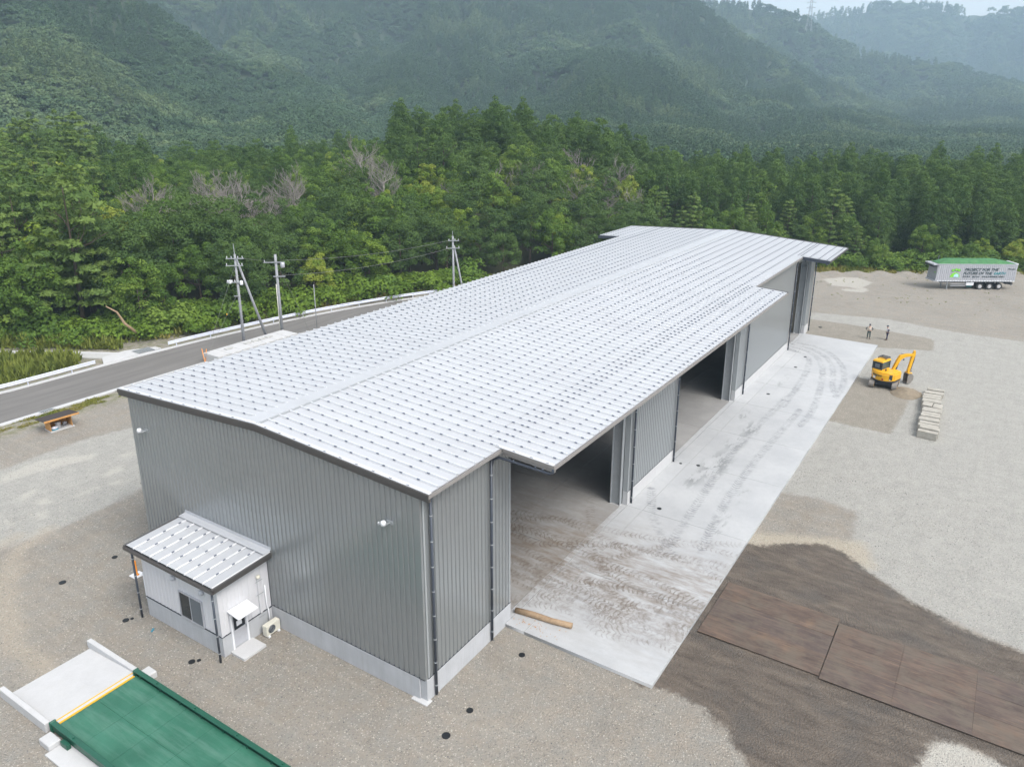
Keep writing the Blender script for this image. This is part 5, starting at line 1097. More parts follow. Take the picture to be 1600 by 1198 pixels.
Z = T1 + 0.10 + 0.55 * e ** 0.8 + (fbm(X * 1.3, Y * 2, 3, 6) - 0.5) * 0.10 * (e > 0)
V, F = grid(X, Y, Z); link('load_netting', np_mesh('load_netting', V, F, 'net', True), TRL)
for k in range(7): B().bar((1.0 + k * 1.85, 0.05, T1 + 0.11), (1.0 + k * 1.85, 0.02, T1 - 0.15), 0.03, 0.02).obj('net_strap', 'net', TRL)
ch = B(); 
for y in (0.75, 1.65): ch.box(1.5, TL - 0.2, y, y + 0.12, 0.95, T0 - 0.01)
for k in range(8): ch.box(2.0 + k * 1.3, 2.1 + k * 1.3, 0.1, TW - 0.1, 1.1, T0 - 0.01)
ch.obj('chassis', 'dark', TRL)
for y in (0.35, TW - 0.5): B().box(2.5, 2.64, y, y + 0.14, 0.05, 1.1).box(2.42, 2.72, y - 0.06, y + 0.2, 0.0, 0.05).obj('landing_leg', 'steel', TRL)
B().box(5.35, 6.55, 0.08, 0.6, 0.62, 1.12).obj('tool_box', 'white', TRL, bevel=0.04); B().tube([(5.6, 0.35, 0.5), (6.4, 0.35, 0.5)], 0.12, 10).obj('air_tank', 'teal', TRL)
b_ = B()
for z in (0.6, 0.85): b_.bar((2.9, 0.06, z), (5.2, 0.06, z), 0.05, 0.08)
b_.obj('side_guard', 'alu', TRL)
for k, x in enumerate((7.55, 9.05, 10.55)):
    for y in (0.05, TW - 0.62):
        wq = B().tube([(x, y, 0.5), (x, y + 0.28, 0.5)], 0.5, 24).tube([(x, y + 0.30, 0.5), (x, y + 0.56, 0.5)], 0.5, 24).obj('wheel', 'black', TRL)
        yy = y if y < 1 else y + 0.56; s_ = -1 if y < 1 else 1
        B().tube([(x, yy + s_ * 0.02, 0.5), (x, yy - s_ * 0.02, 0.5)], 0.29, 18).obj('rim', 'rim', wq); B().tube([(x, yy + s_ * 0.06, 0.5), (x, yy, 0.5)], 0.11, 10).obj('hub', 'alu', wq)
    B().box(x - 0.6, x + 0.6, 0.06, 0.62, 1.06, 1.10).obj('mudguard', 'black', TRL)
B().box(11.5, 12.7, 0.15, 0.6, 0.85, 1.05).obj('rear_rack', 'dark', TRL); B().bar((12.6, 0.1, 0.7), (12.6, TW - 0.1, 0.7), 0.1, 0.12).obj('bumper', 'steel', TRL)
B().tube([(1.6, 2.2, T1 + 0.1), (1.6, 2.2, T1 + 1.0)], 0.03, 6).obj('marker_pole', 'steel', TRL)
def side_text(txt, size, x, z, mat, shear=0.25, bold=0.012, width=None):
    me = text_mesh(txt, size, mat, shear, bold, 0.004); o = link('lettering', me, TRL, (x, -0.062, z), (PI / 2, 0, 0))
    if width:
        xs = [v.co.x for v in me.vertices]
        if xs: s_ = width / (max(xs) - min(xs)); o.scale = (s_, 1, 1)
    return o
side_text('PROJECT FOR THE', 0.54, 4.65, 2.93, 'ink', width=5.3)
side_text('FUTURE OF THE', 0.54, 4.5, 2.36, 'ink', width=4.55); side_text('EARTH', 0.54, 9.3, 2.36, 'teal', width=1.85)
side_text('緑がある　森がある　緑のある地球環境を未来へ', 0.26, 4.5, 1.93, 'ink', 0, 0.006, width=6.6)
side_text('Hiramatsu', 0.26, 11.35, 3.12, 'ink', 0.35, 0.006, width=1.2)
lg_ = B().prism([(2.55 + 0.75 + 0.80 * math.cos(a) * (1.0 if math.cos(a) < 0 else 0.85), 1.95 + 0.72 * math.sin(a)) for a in np.linspace(0, PI, 16)], -0.066, -0.052, 'y').obj('emblem_hill', 'lime', TRL)
B().prism([(3.45 + 0.38 * math.cos(a), 1.97 + 0.5 * max(0, math.sin(a)) ** 0.7) for a in np.linspace(0, PI, 12)], -0.072, -0.067, 'y').obj('emblem_drop', 'sky_ink', TRL)
for dx_, dz in ((-0.45, 2.98), (0.05, 3.08), (0.48, 3.0)):
    B().prism([(3.3 + dx_ + 0.26 * math.cos(a), dz + 0.22 * math.sin(a)) for a in np.linspace(0, 2 * PI, 15)[:-1]], -0.064, -0.052, 'y').obj('emblem_outline', 'ink', TRL)
    B().prism([(3.3 + dx_ + 0.2 * math.cos(a), dz + 0.03 + 0.19 * math.sin(a)) for a in np.linspace(0, 2 * PI, 15)[:-1]], -0.070, -0.065, 'y').obj('emblem_leaf', 'lime', TRL)

# ------------------------------------------------------------------ two people
def skin_obj(name, V_, E_, mat, parent, root=0, sub=1):
    me = bpy.data.meshes.new(name); me.from_pydata([v[:3] for v in V_], E_, []); me.update(); me.materials.append(M[mat])
    o = link(name, me, parent); md = o.modifiers.new('skin', 'SKIN'); md.use_smooth_shade = True
    for i, v in enumerate(V_):
        rx = v[3]; ry = v[4] if len(v) > 4 else rx; me.skin_vertices[0].data[i].radius = (rx, ry); me.skin_vertices[0].data[i].use_root = (i == root)
    s_ = o.modifiers.new('sub', 'SUBSURF'); s_.levels = sub; s_.render_levels = sub
    return o
def person(name_label, loc, rz, J, top, arm_mat, legs_mat, hat='cap', vest=None):
    t = thing('person', name_label, 'person', loc, rz)
    hip, chest, neck, head = J['hip'], J['chest'], J['neck'], J['head']
    V_ = [(*hip, .13, .11), (*chest, .15, .11), (*neck, .055), (head[0], head[1], head[2] - 0.03, .075, .08), (head[0], head[1], head[2] + 0.09, .07, .085)]; E_ = [(0, 1), (1, 2), (2, 3), (3, 4)]
    def chain(start, pts):
        p = start
        for q in pts: V_.append(q); E_.append((p, len(V_) - 1)); p = len(V_) - 1
        return p
    for s_ in 'LR':
        sh, el, wr, hd = J['sh' + s_], J['el' + s_], J['wr' + s_], J['hd' + s_]
        e = chain(1, [(*sh, .055), (*el, .042), (*wr, .028), (*hd, .035, .018)])
        d = (Vector(hd) - Vector(wr)).normalized(); side = d.cross(Vector((0, 1, 0.3))).normalized()
        for k in range(4):
            b0 = Vector(hd) + side * (k - 1.5) * 0.022 + d * 0.03; chain(e, [(*b0, .010), (*(b0 + d * (0.04 - abs(k - 1.4) * 0.006)), .009), (*(b0 + d * 0.055 + Vector((0, 0, -0.015))), .008)])
        b0 = Vector(hd) + side * 0.045 - d * 0.015; chain(e, [(*b0, .011), (*(b0 + side * 0.02 + d * 0.025), .009)])
        hj, kn, an, to = J['hj' + s_], J['kn' + s_], J['an' + s_], J['to' + s_]
        chain(0, [(*hj, .085), (*kn, .055), (*an, .038), (*to, .035, .03)])
    skin_obj('body', V_, E_, 'skin', t)
    skin_obj('shirt', [(*hip, .155, .125), (*chest, .175, .13), (neck[0], neck[1], neck[2] - 0.05, .08)] + [(*J['shL'], .07), (*J['shR'], .07)], [(0, 1), (1, 2), (1, 3), (1, 4)], top, t)
    if vest: skin_obj('vest', [(hip[0], hip[1] , hip[2] - 0.02, .165, .135), (chest[0] - 0.03, chest[1], chest[2], .18, .12)], [(0, 1)], vest, t)
    for s_ in 'LR': skin_obj('sleeve', [(*J['sh' + s_], .068), (*J['el' + s_], .052), (*(Vector(J['el' + s_]).lerp(Vector(J['wr' + s_]), 0.85)), .04)], [(0, 1), (1, 2)], arm_mat, t)
    tv = [(hip[0], hip[1], hip[2] + 0.02, .155, .13)]; te = []
    for s_ in 'LR':
        n_ = len(tv); an = J['an' + s_]; tv += [(*J['hj' + s_], .105), (*J['kn' + s_], .075), (an[0], an[1], an[2] + 0.02, .068)]; te += [(0, n_), (n_, n_ + 1), (n_ + 1, n_ + 2)]
    skin_obj('trousers', tv, te, legs_mat, t)
    for s_ in 'LR': a, b2 = J['an' + s_], J['to' + s_]; B().bar((a[0] - 0.05, a[1], 0.045), (b2[0] + 0.05, b2[1], 0.045), 0.10, 0.09).obj('shoe', 'shoe', t, bevel=0.02)
    hc = Vector(head) + Vector((0, 0, 0.10)); c_ = B().lathe([(0.105, 0.0), (0.108, 0.04), (0.09, 0.09), (0.05, 0.12), (0.01, 0.13)], 14, tuple(hc)).obj('cap', 'cap', t, True)
    B().box(hc.x + 0.07, hc.x + 0.19, hc.y - 0.07, hc.y + 0.07, hc.z + 0.005, hc.z + 0.02).obj('cap_peak', 'cap', c_, bevel=0.005)
    f_ = B(); f_.sphere((head[0] + 0.085, head[1], head[2] + 0.02), (0.014, 0.012, 0.022), 6, 4); f_.obj('nose', 'skin', t, True)
    for y in (-0.03, 0.03): B().sphere((head[0] + 0.075, head[1] + y, head[2] + 0.05), (0.01, 0.012, 0.008), 6, 4).obj('eye', 'dark', t)
    B().box(head[0] + 0.07, head[0] + 0.082, head[1] - 0.025, head[1] + 0.025, head[2] - 0.035, head[2] - 0.028).obj('mouth', 'red', t)
    for y in (-0.082, 0.082): B().sphere((head[0], head[1] + y, head[2] + 0.03), (0.02, 0.012, 0.03), 6, 4).obj('ear', 'skin', t)
J1 = dict(hip=(0, 0, 0.95), chest=(0.0, 0, 1.30), neck=(0, 0, 1.48), head=(0.02, 0, 1.58),
  shL=(0, .20, 1.40), elL=(-.10, .42, 1.16), wrL=(.0, .22, 1.00), hdL=(.04, .17, .98), shR=(0, -.20, 1.40), elR=(-.10, -.42, 1.16), wrR=(.0, -.22, 1.00), hdR=(.04, -.17, .98),
  hjL=(0, .10, .88), knL=(.03, .13, .48), anL=(0, .15, .09), toL=(.15, .17, .04), hjR=(0, -.10, .88), knR=(.03, -.12, .48), anR=(0, -.13, .09), toR=(.15, -.15, .04))
person('person in navy cap and beige vest with grey sleeves, hands on hips, facing the camera', (72.8, -6.9, 0), math.radians(195), J1, 'beige', 'grey_sleeve', 'trouser_g', vest='beige')
J2 = dict(hip=(0.0, 0, 0.94), chest=(0.04, 0, 1.28), neck=(0.05, 0, 1.46), head=(0.08, 0, 1.57),
  shL=(.04, .19, 1.38), elL=(-.02, .27, 1.12), wrL=(.12, .22, .98), hdL=(.17, .18, .97), shR=(.02, -.19, 1.38), elR=(-.24, -.28, 1.14), wrR=(-.10, -.20, .99), hdR=(-.05, -.16, .97),
  hjL=(0, .09, .87), knL=(.04, .10, .47), anL=(.06, .10, .09), toL=(.21, .11, .04), hjR=(0, -.09, .87), knR=(-.01, -.10, .47), anR=(-.06, -.10, .09), toR=(.09, -.12, .04))
person('person in navy trousers, navy vest over white shirt and dark cap, seen side-on', (73.4, -8.85, 0), math.radians(115), J2, 'white_cloth', 'navy', 'navy', vest='navy')

# ------------------------------------------------------------------ trees
def leaf_cloud(cent, rad, per, size, seed, tri=True, up=0.35, flat=0.0, mat='lf_dark', name='crown', jit=1.0, elong=1.15):
    r = np.random.RandomState(seed); n = len(cent); cent = np.array(cent, float); rad = np.array(rad, float)
    if rad.ndim == 1: rad = np.repeat(rad[:, None], 3, 1)
    k = n * per; ci = np.repeat(np.arange(n), per)
    d = r.normal(size=(k, 3)); d[:, 2] = np.where(d[:, 2] < -0.3, -d[:, 2], d[:, 2]); d /= np.linalg.norm(d, axis=1)[:, None]
    rr_ = r.uniform(0.72, 1.06, (k, 1)) ; P = cent[ci] + d * rad[ci] * rr_
    nrm = d + r.normal(size=(k, 3)) * 0.55 * jit + np.array([0, 0, up]); nrm /= np.linalg.norm(nrm, axis=1)[:, None]
    a = np.cross(nrm, r.normal(size=(k, 3))); a /= np.linalg.norm(a, axis=1)[:, None]; b_ = np.cross(nrm, a)
    s = size * r.uniform(0.6, 1.35, (k, 1))
    V = np.concatenate([P + a * s * elong * 0.5, P - a * s * 0.35 * elong + b_ * s * 0.45, P - a * s * 0.35 * elong - b_ * s * 0.45], 0)
    F = np.stack([np.arange(k), np.arange(k) + k, np.arange(k) + 2 * k], 1)
    cv = r.uniform(size=n)[ci]; lv = r.uniform(size=k)
    return np_mesh(name, V, F, mat, False, {'clump': cv, 'leaf': lv})
def conifer(seed, Hh, R, mat='lf_con', base=0.04, per=80, size=0.27, blunt=0.40):
    r = random.Random(seed); c, q = [], []; z = Hh * base
    while z < Hh:
        t = (z - Hh * base) / (Hh * (1 - base)); Rz = R * math.sqrt(max(0.0, 1 - t ** 2.4)) * (0.8 + 0.2 * t) * (0.85 + 0.3 * r.random()); n = max(1, int(2 * PI * Rz / 1.45)); a0 = r.uniform(0, 6)
        for k in range(n):
            a = a0 + 2 * PI * k / n + r.uniform(-.3, .3); rr_ = Rz * r.uniform(0.62, 1.0); s = r.uniform(0.65, 1.1) * (1.0 if t < 0.85 else 0.75)
            c.append((rr_ * math.cos(a), rr_ * math.sin(a), z + r.uniform(-.4, .4))); q.append((s, s, s * 1.05))
        z += r.uniform(0.9, 1.25)
    c.append((0, 0, Hh - .5)); q.append((0.8, 0.8, 0.5))
    return leaf_cloud(c, q, per, size, seed, up=0.25, mat=mat)
def broad(seed, Hh, R, mat='lf_dark', per=130, size=0.26, n=56, base=0.03):
    r = random.Random(seed); c, q = [], []; zc = Hh * (base + (1 - base) * 0.5); hz = Hh * (1 - base) * 0.5
    lob = [(r.uniform(-.45, .45) * R, r.uniform(-.45, .45) * R, r.uniform(-.2, .35) * hz, r.uniform(.6, .85)) for _ in range(5)]
    for i in range(n):
        lx, ly, lz, lr = lob[i % 5]; u = r.uniform(-0.75, 1); a = r.uniform(0, 2 * PI); w = math.sqrt(1 - u * u); s = r.uniform(0.55, 1.05) * R / 3.2
        c.append((lx + R * lr * w * math.cos(a), ly + R * lr * w * math.sin(a), zc + lz + hz * lr * u * 0.95)); q.append((s, s, s * 0.92))
    return leaf_cloud(c, q, per, size, seed, up=0.45, mat=mat)
def pine(seed, Hh, R, mat='lf_pine', per=70, size=0.34):
    r = random.Random(seed); c, q = [], []; z = Hh * 0.18
    while z < Hh:
        t = z / Hh; Rz = R * (1 - t) ** 0.55 + 0.3; n = max(2, int(5 - 2 * t)); a0 = r.uniform(0, 6)
        for k in range(n):
            a = a0 + 2 * PI * k / n + r.uniform(-.3, .3); L_ = Rz * r.uniform(0.7, 1.1); m_ = max(1, int(L_ / 1.0))
            for j in range(m_): f = (j + 1) / m_; c.append((L_ * f * math.cos(a), L_ * f * math.sin(a), z + 0.35 * f * L_ * 0.5 + r.uniform(-.1, .1))); s = r.uniform(0.55, 0.85); q.append((s, s, 0.26))
        z += r.uniform(0.9, 1.25)
    c.append((0, 0, Hh + 0.2)); q.append((0.3, 0.3, 0.5))
    return leaf_cloud(c, q, per, size, seed, up=0.8, mat=mat, elong=2.2)
def trunk_mesh(seed, Hh, r0, limbs=6, mat='bark', dead=False):
    r = random.Random(seed); b_ = B(); lean = (r.uniform(-.3, .3), r.uniform(-.3, .3))
    tp = [(lean[0] * t * t, lean[1] * t * t, Hh * t) for t in (0, .25, .5, .75, 1)]; b_.tube(tp, [r0 * (1.15 - t) for t in (0, .25, .5, .75, 1)], 7)
    def br(p, d, L_, rad, lev):
        p2 = p + d * L_ * 0.55 + Vector((r.uniform(-.1, .1), r.uniform(-.1, .1), 0.06)) * L_; p3 = p + d * L_ + Vector((0, 0, 0.14 * L_)); b_.tube([p, p2, p3], [rad, rad * .7, rad * .3], 4 if lev else 5, False)
        if lev < 3 and dead or lev < 1:
            for k in range(r.randint(3, 4) if dead else 2):
                q_ = p.lerp(p2, r.uniform(.5, 1)) if k % 2 else p2.lerp(p3, r.uniform(.2, .9)); dd = (d + Vector((r.uniform(-.9, .9), r.uniform(-.9, .9), r.uniform(-.1, .8)))).normalized(); br(q_, dd, L_ * r.uniform(.42, .62), max(rad * .5, 0.018), lev + 1)
    for k in range(limbs):
        t = r.uniform(.3, .95) if dead else r.uniform(.25, .8); a = r.uniform(0, 2 * PI); e = r.uniform(.25, 1.0) if dead else r.uniform(.1, .6)
        br(Vector((lean[0] * t * t, lean[1] * t * t, Hh * t)), Vector((math.cos(a), math.sin(a), e)).normalized(), (Hh * 0.42 if dead else Hh * 0.26) * (1.1 - t * .5), r0 * (.5 if dead else .4), 0)
    return b_.mesh('trunk', mat, True)
KIND = {}
for nm, fn, num in (('con', lambda s: (conifer(s, 13 + s % 3, 2.5 + 0.2 * (s % 4)), trunk_mesh(s, 13, .2)), 5),
                    ('conL', lambda s: (conifer(s, 12, 2.6, 'lf_mid', .04, 50, .34, .6), trunk_mesh(s, 11, .18)), 2),
                    ('dark', lambda s: (broad(s, 11.5 + s % 3, 3.9), trunk_mesh(s, 8.5, .22)), 4),
                    ('mid', lambda s: (broad(s, 11 + s % 3, 3.6, 'lf_mid'), trunk_mesh(s, 8, .22)), 4),
                    ('light', lambda s: (broad(s, 9.5 + s % 2, 3.1, 'lf_light'), trunk_mesh(s, 7, .18)), 3),
                    ('pine', lambda s: (pine(s, 14 + s % 3, 3.6), trunk_mesh(s, 14, .2)), 3),
                    ('dead', lambda s: (None, trunk_mesh(s, 8.8, .12, 12, 'dead', True)), 3)):
    KIND[nm] = [fn(100 * len(KIND) + 17 * k + 3) for k in range(num)]
NAME = dict(con='cedar_tree', conL='young_cedar_tree', dark='broadleaf_tree', mid='broadleaf_tree', light='broadleaf_tree', pine='pine_tree', dead='dead_tree')
LOOK = dict(con='dark dense conifer', conL='light green young conifer', dark='dark green broadleaf tree', mid='mid green broadleaf tree', light='yellow-green broadleaf tree', pine='pale green layered pine', dead='bare grey dead tree')
def uof(x, y):
    a = math.atan2(y - CY, x - CX); return 852 - 1195 * math.tan(a - 0.5428)
FX = np.array([[x, y] for x in np.arange(-30, 215, 4.4) for y in np.arange(-80, 215, 4.4)])
FX = FX + nr.uniform(-1.9, 1.9, FX.shape)
fs = forest_s(FX[:, 0], FX[:, 1]); hz_ = H(FX[:, 0], FX[:, 1])
trees = []
for (x, y), s, z in zip(FX, fs, hz_):
    a = math.atan2(y - CY, x - CX)
    if s < 0.3 or not -0.10 < a < 1.24: continue
    u = uof(x, y); d = math.hypot(x - CX, y - CY)
    if s > (105 if u < 640 else 66) or d > 238: continue
    q = rnd.random(); sc = rnd.uniform(.72, 1.05)
    if u < 190: sc *= 1.12
    if u < 150: k = 'pine' if (q < .45 and s > 3) else ('mid' if q < .7 else ('dark' if q < .85 else 'light')); sc *= 1.08
    elif u < 620:
        if s < 7: k = 'light' if q < .3 else ('mid' if q < .6 else 'dark'); sc *= .95
        elif s < 20: k = 'dark' if q < .58 else ('mid' if q < .88 else 'light')
        elif s < 42: k = 'dead' if (q < .34 and (150 < u < 470 or 560 < u)) else ('mid' if q < .6 else ('dark' if q < .85 else 'light'))
        else: k = 'con' if q < .35 else ('mid' if q < .75 else 'light')
        if s > 18: sc *= .88
        if k == 'dead': sc *= 1.3; z += 1.0
    elif u < 1000:
        if s < 16: k = 'dark' if q < .7 else ('mid' if q < .85 else 'light'); sc *= .85
        elif s < 34: k = 'dead' if q < .17 else ('mid' if q < .5 else ('dark' if q < .8 else 'light'))
        else: k = 'con' if q < .82 else ('mid' if q < .93 else 'conL'); sc *= 1.08 if k == 'con' else .95
    elif u < 1340:
        if s < 14: k = 'conL' if q < .3 else ('pine' if q < .5 else ('mid' if q < .85 else 'dark')); sc *= .62 if s < 7 else .78
        else: k = 'con' if q < .88 else 'conL'
        if k == 'con': sc *= .93
    else:
        if s < 5: k = 'light' if q < .4 else 'mid'; sc *= .6
        else: k = 'con' if q < .92 else 'mid'; sc *= 1.0 if k == 'con' else .9
    trees.append((d, x, y, z, k, sc, u, s))
trees.sort()
ZN = [(60, 'at the left photo edge'), (140, 'above the left guardrail end'), (230, 'above the drain grate'), (330, 'just left of the braced pole'), (400, 'behind the braced pole'), (480, 'behind the transformer pole'), (560, 'right of the slim bare pole'), (650, 'left of the distant pole'), (740, 'behind the distant pole'), (840, 'right of the distant pole'), (930, 'left of the far eave corner'), (1030, 'above the far eave corner'), (1140, 'above the far ridge end'), (1240, 'above the far roof edge'), (1330, 'at the far right roof corner'), (1430, 'left of the trailer'), (1510, 'behind the trailer front'), (5000, 'behind the trailer rear')]
def rank_labels(items):
    by = {}
    for u, t in items: by.setdefault(t['label'], []).append((u, t))
    for lab, l in by.items():
        n = len(l)
        if n == 1: continue
        l.sort(key=lambda a: a[0]); od = ['leftmost', 'second', 'third', 'fourth', 'fifth', 'sixth', 'seventh', 'eighth', 'ninth', 'tenth']
        for i, (u, t) in enumerate(l):
            p = 'leftmost' if i == 0 else ('rightmost' if i == n - 1 else ('middle' if n == 3 else (od[min(i, 9)] + '-from-left' if i <= n // 2 else od[min(n - 1 - i, 9)] + '-from-right')))
            t['label'] = ' '.join((p + ' ' + lab).split()[:16])
protoc = bpy.data.collections.new('tree_sources')      # source meshes for the massed trees, not part of the scene
KEYS = []
for k, l in KIND.items():
    for i, (cm, tm) in enumerate(l):
        o = bpy.data.objects.new('tree_source_%03d' % len(KEYS), cm if cm else tm); protoc.objects.link(o); KEYS.append((k, i))
NOBJ = 300; RANK = []
for d, x, y, z, k, sc, u, s in trees[:NOBJ]:
    i = rnd.randrange(len(KIND[k])); cm, tm = KIND[k][i]
    zone = [t for lim, t in ZN if u < lim][0]; row = 'front-row' if s < 6 else ('second-row' if s < 12 else ('mid-wood' if s < 20 else ('upper-wood' if s < 30 else 'skyline')))
    rz = rnd.uniform(0, 2 * PI)
    t = link(NAME[k], None, None, (x, y, z - 0.2), (rnd.uniform(-.03, .03), rnd.uniform(-.03, .03), rz), (sc * rnd.uniform(.92, 1.08), sc * rnd.uniform(.92, 1.08), sc), label='%s %s %s' % (row, LOOK[k], zone), category='tree', group='%ss of the wood' % LOOK[k])
    RANK.append((u, t))
    link('trunk', tm, t)
    if cm: link('crown', cm, t)

def scatter(name, P, sc, rz, idx, coll, **props):
    me = bpy.data.meshes.new(name); me.vertices.add(len(P)); me.vertices.foreach_set('co', np.ascontiguousarray(P, dtype=np.float32).ravel())
    for n_, a, ty in (('size', sc, 'FLOAT'), ('turn', rz, 'FLOAT'), ('pick', idx, 'INT')):
        at = me.attributes.new(n_, ty, 'POINT'); at.data.foreach_set('value', np.ascontiguousarray(a, dtype=np.float32 if ty == 'FLOAT' else np.int32))
    o = link(name, me, None, None, None, None, kind='stuff', **props)
    ng = bpy.data.node_groups.new(name, 'GeometryNodeTree'); ng.interface.new_socket('Geometry', in_out='INPUT', socket_type='NodeSocketGeometry'); ng.interface.new_socket('Geometry', in_out='OUTPUT', socket_type='NodeSocketGeometry')
    nd = ng.nodes; gi = nd.new('NodeGroupInput'); go = nd.new('NodeGroupOutput'); iop = nd.new('GeometryNodeInstanceOnPoints'); ci = nd.new('GeometryNodeCollectionInfo')
    ci.inputs['Collection'].default_value = coll; ci.inputs['Separate Children'].default_value = True; ci.inputs['Reset Children'].default_value = True
    def na(n_, ty): a = nd.new('GeometryNodeInputNamedAttribute'); a.data_type = ty; a.inputs['Name'].default_value = n_; return a.outputs['Attribute']
    cx = nd.new('ShaderNodeCombineXYZ'); lk = ng.links
    lk.new(na('turn', 'FLOAT'), cx.inputs[2]); iop.inputs['Pick Instance'].default_value = True
    lk.new(gi.outputs[0], iop.inputs['Points']); lk.new(ci.outputs[0], iop.inputs['Instance']); lk.new(na('pick', 'INT'), iop.inputs['Instance Index']); lk.new(cx.outputs[0], iop.inputs['Rotation']); lk.new(na('size', 'FLOAT'), iop.inputs['Scale'])
    lk.new(iop.outputs[0], go.inputs[0]); o.modifiers.new('scatter', 'NODES').node_group = ng
    return o
rank_labels(RANK)
rest = trees[NOBJ:]
print('trees', len(trees), 'massed', len(rest))
if rest:
    P = [(x, y, z - .2) for d, x, y, z, k, sc, u, s in rest]; ix = [KEYS.index((k, rnd.randrange(len(KIND[k])))) for d, x, y, z, k, sc, u, s in rest]
    scatter('massed_trees', np.array(P), np.array([t[5] for t in rest]), nr.uniform(0, 6.28, len(rest)), np.array(ix), protoc, label='distant rows of mixed trees at the back of the wood', category='woodland')

# bushes and vines at the wood's foot
bush_m = [leaf_cloud([(rnd.gauss(0, .7), rnd.gauss(0, .7), rnd.uniform(.3, 1.1)) for _ in range(14)], [(r_, r_, r_ * .8) for r_ in [rnd.uniform(.45, .8) for _ in range(14)]], 90, .22, 900 + k, mat='lf_bush', up=.6, name='crown') for k in range(3)]
bush_d = [leaf_cloud([(rnd.gauss(0, .8), rnd.gauss(0, .8), rnd.uniform(.3, 1.4)) for _ in range(14)], [(r_, r_, r_ * .8) for r_ in [rnd.uniform(.5, .9) for _ in range(14)]], 90, .24, 930 + k, mat='lf_mid', up=.5, name='crown') for k in range(3)]
stem_m = trunk_mesh(5, 1.2, .06, 4)
el = smooth_line(EDGE, 10); BR = []; nb = 0
for p, q in zip(el[:-1], el[1:]):
    l = math.hypot(q[0] - p[0], q[1] - p[1]); n = max(1, int(l / 1.15))
    for k in range(n):
        f = (k + rnd.random()) / n; off = rnd.uniform(-0.8, 3.6); nx, ny = -(q[1] - p[1]) / l, (q[0] - p[0]) / l
        x, y = p[0] + (q[0] - p[0]) * f + nx * off, p[1] + (q[1] - p[1]) * f + ny * off
        u = uof(x, y); a = math.atan2(y - CY, x - CX)
        if not -0.06 < a < 1.2 or (740 < u < 1265): continue
        bright = rnd.random() < (.75 if 330 < u < 740 else .45); me = rnd.choice(bush_m if bright else bush_d); sc = rnd.uniform(.8, 1.6) * 1.25
        zone = [t_ for lim, t_ in ZN if u < lim][0]
        t = thing('bush', '%s %s wood-edge bush %s' % ('small' if sc < 1.2 else 'large', 'bright green' if bright else 'mid green', zone), 'bush', (x, y, float(H(np.array([x]), np.array([y]))[0]) - .1), rnd.uniform(0, 6), ('bright' if bright else 'mid') + ' green bushes at the foot of the wood')
        BR.append((u, t))
        t.scale = (sc, sc, sc * rnd.uniform(.8, 1.1)); link('crown', me, t); link('stem', stem_m, t); nb += 1
print('bushes', nb); rank_labels(BR)
for x, y, sc in ((43.5, 57.6, 2.0), (52.5, 54.8, 1.9), (37, 58.6, 1.5), (40, 57.2, 1.2), (56.5, 52.3, 1.3), (30.5, 59.5, 1.4)):
    t = thing('bush', 'big bright yellow-green rounded bush beyond the guardrail, %s' % {43.5: 'left of the distant pole, the taller one', 52.5: 'just left of the distant pole', 37: 'behind the transformer pole', 40: 'low, right of the transformer pole', 56.5: 'right at the distant pole', 30.5: 'behind the leaning brace pole'}[x], 'bush', (x, y, 0), x, 'big bright bushes beyond the guardrail')
    t.scale = (sc, sc, sc * 1.05); link('crown', bush_m[int(x) % 3], t); link('stem', stem_m, t)

# tall weeds and grass along road, canal and wood
def weeds(name, N_, reg, mat, hmin, hmax, seed, wd=0.05, lab='tall green weeds'):
    r = np.random.RandomState(seed); P = r.uniform([reg[0], reg[2]], [reg[1], reg[3]], (N_ * 3, 2)); ok = reg[4](P[:, 0], P[:, 1]); P = P[ok][:N_]; n = len(P)
    z = H(P[:, 0], P[:, 1]); k = 5; V = []; h = r.uniform(hmin, hmax, n) * (0.5 + fbm(P[:, 0] / 1.5, P[:, 1] / 1.5, 2, seed)); cl_ = fbm(P[:, 0] / 2, P[:, 1] / 2, 2, seed + 1)
    for j in range(k):
        a = r.uniform(0, 2 * PI, n); o = r.uniform(-.18, .18, (n, 2)); t = r.uniform(.1, .45, n) * h; f0 = r.uniform(0, .5, n) * h
        bx = P[:, 0] + o[:, 0]; by = P[:, 1] + o[:, 1]; w = wd * (1 + h)
        V.append(np.stack([np.stack([bx - np.sin(a) * w, by + np.cos(a) * w, z + f0], 1), np.stack([bx + np.sin(a) * w, by - np.cos(a) * w, z + f0], 1), np.stack([bx + np.cos(a) * t, by + np.sin(a) * t, z + f0 + h * .6], 1)], 1))
    V = np.concatenate(V, 0); m_ = len(V); F = np.arange(m_ * 3).reshape(m_, 3)
    link(name, np_mesh(name, V.reshape(-1, 3), F, mat, False, {'clump': np.tile(np.clip(cl_ * 1.6 - .3, 0, 1), k), 'leaf': r.uniform(size=m_)}), None, kind='stuff', label=lab, category='weeds')
canal_d = lambda x, y: np.minimum(line_dist(x, y, cn)[0], line_dist(x, y, offs(c2, .8))[0])
weeds('weeds', 9000, (-8, 22, 58.2, 84, lambda x, y: (forest_s(x, y) < 3) & (canal_d(x, y) > 1.0) & (y > 58.4) & ((x < 16.5) | (y > 60.5)) & (line_dist(x, y, offs(c2, .8))[0] > 1.1)), 'lf_weed', .5, 1.5, 3, lab='tall yellow-green weeds between the canal and the far left guardrail')
weeds('weeds', 9000, (18, 100, 20, 70, lambda x, y: (forest_s(x, y) > -2.4) & (forest_s(x, y) < 3) & (sdist_poly(x, y, [(p[0], p[1]) for p in offs(RF, .8)] + [(80, 20), (-60, 20)]) < -.5) & ~((x < 24.5) & (y < 60) & (y < 59.5))), 'lf_weed', .3, 1.0, 4, lab='low weeds and grass between the guardrail and the wood')
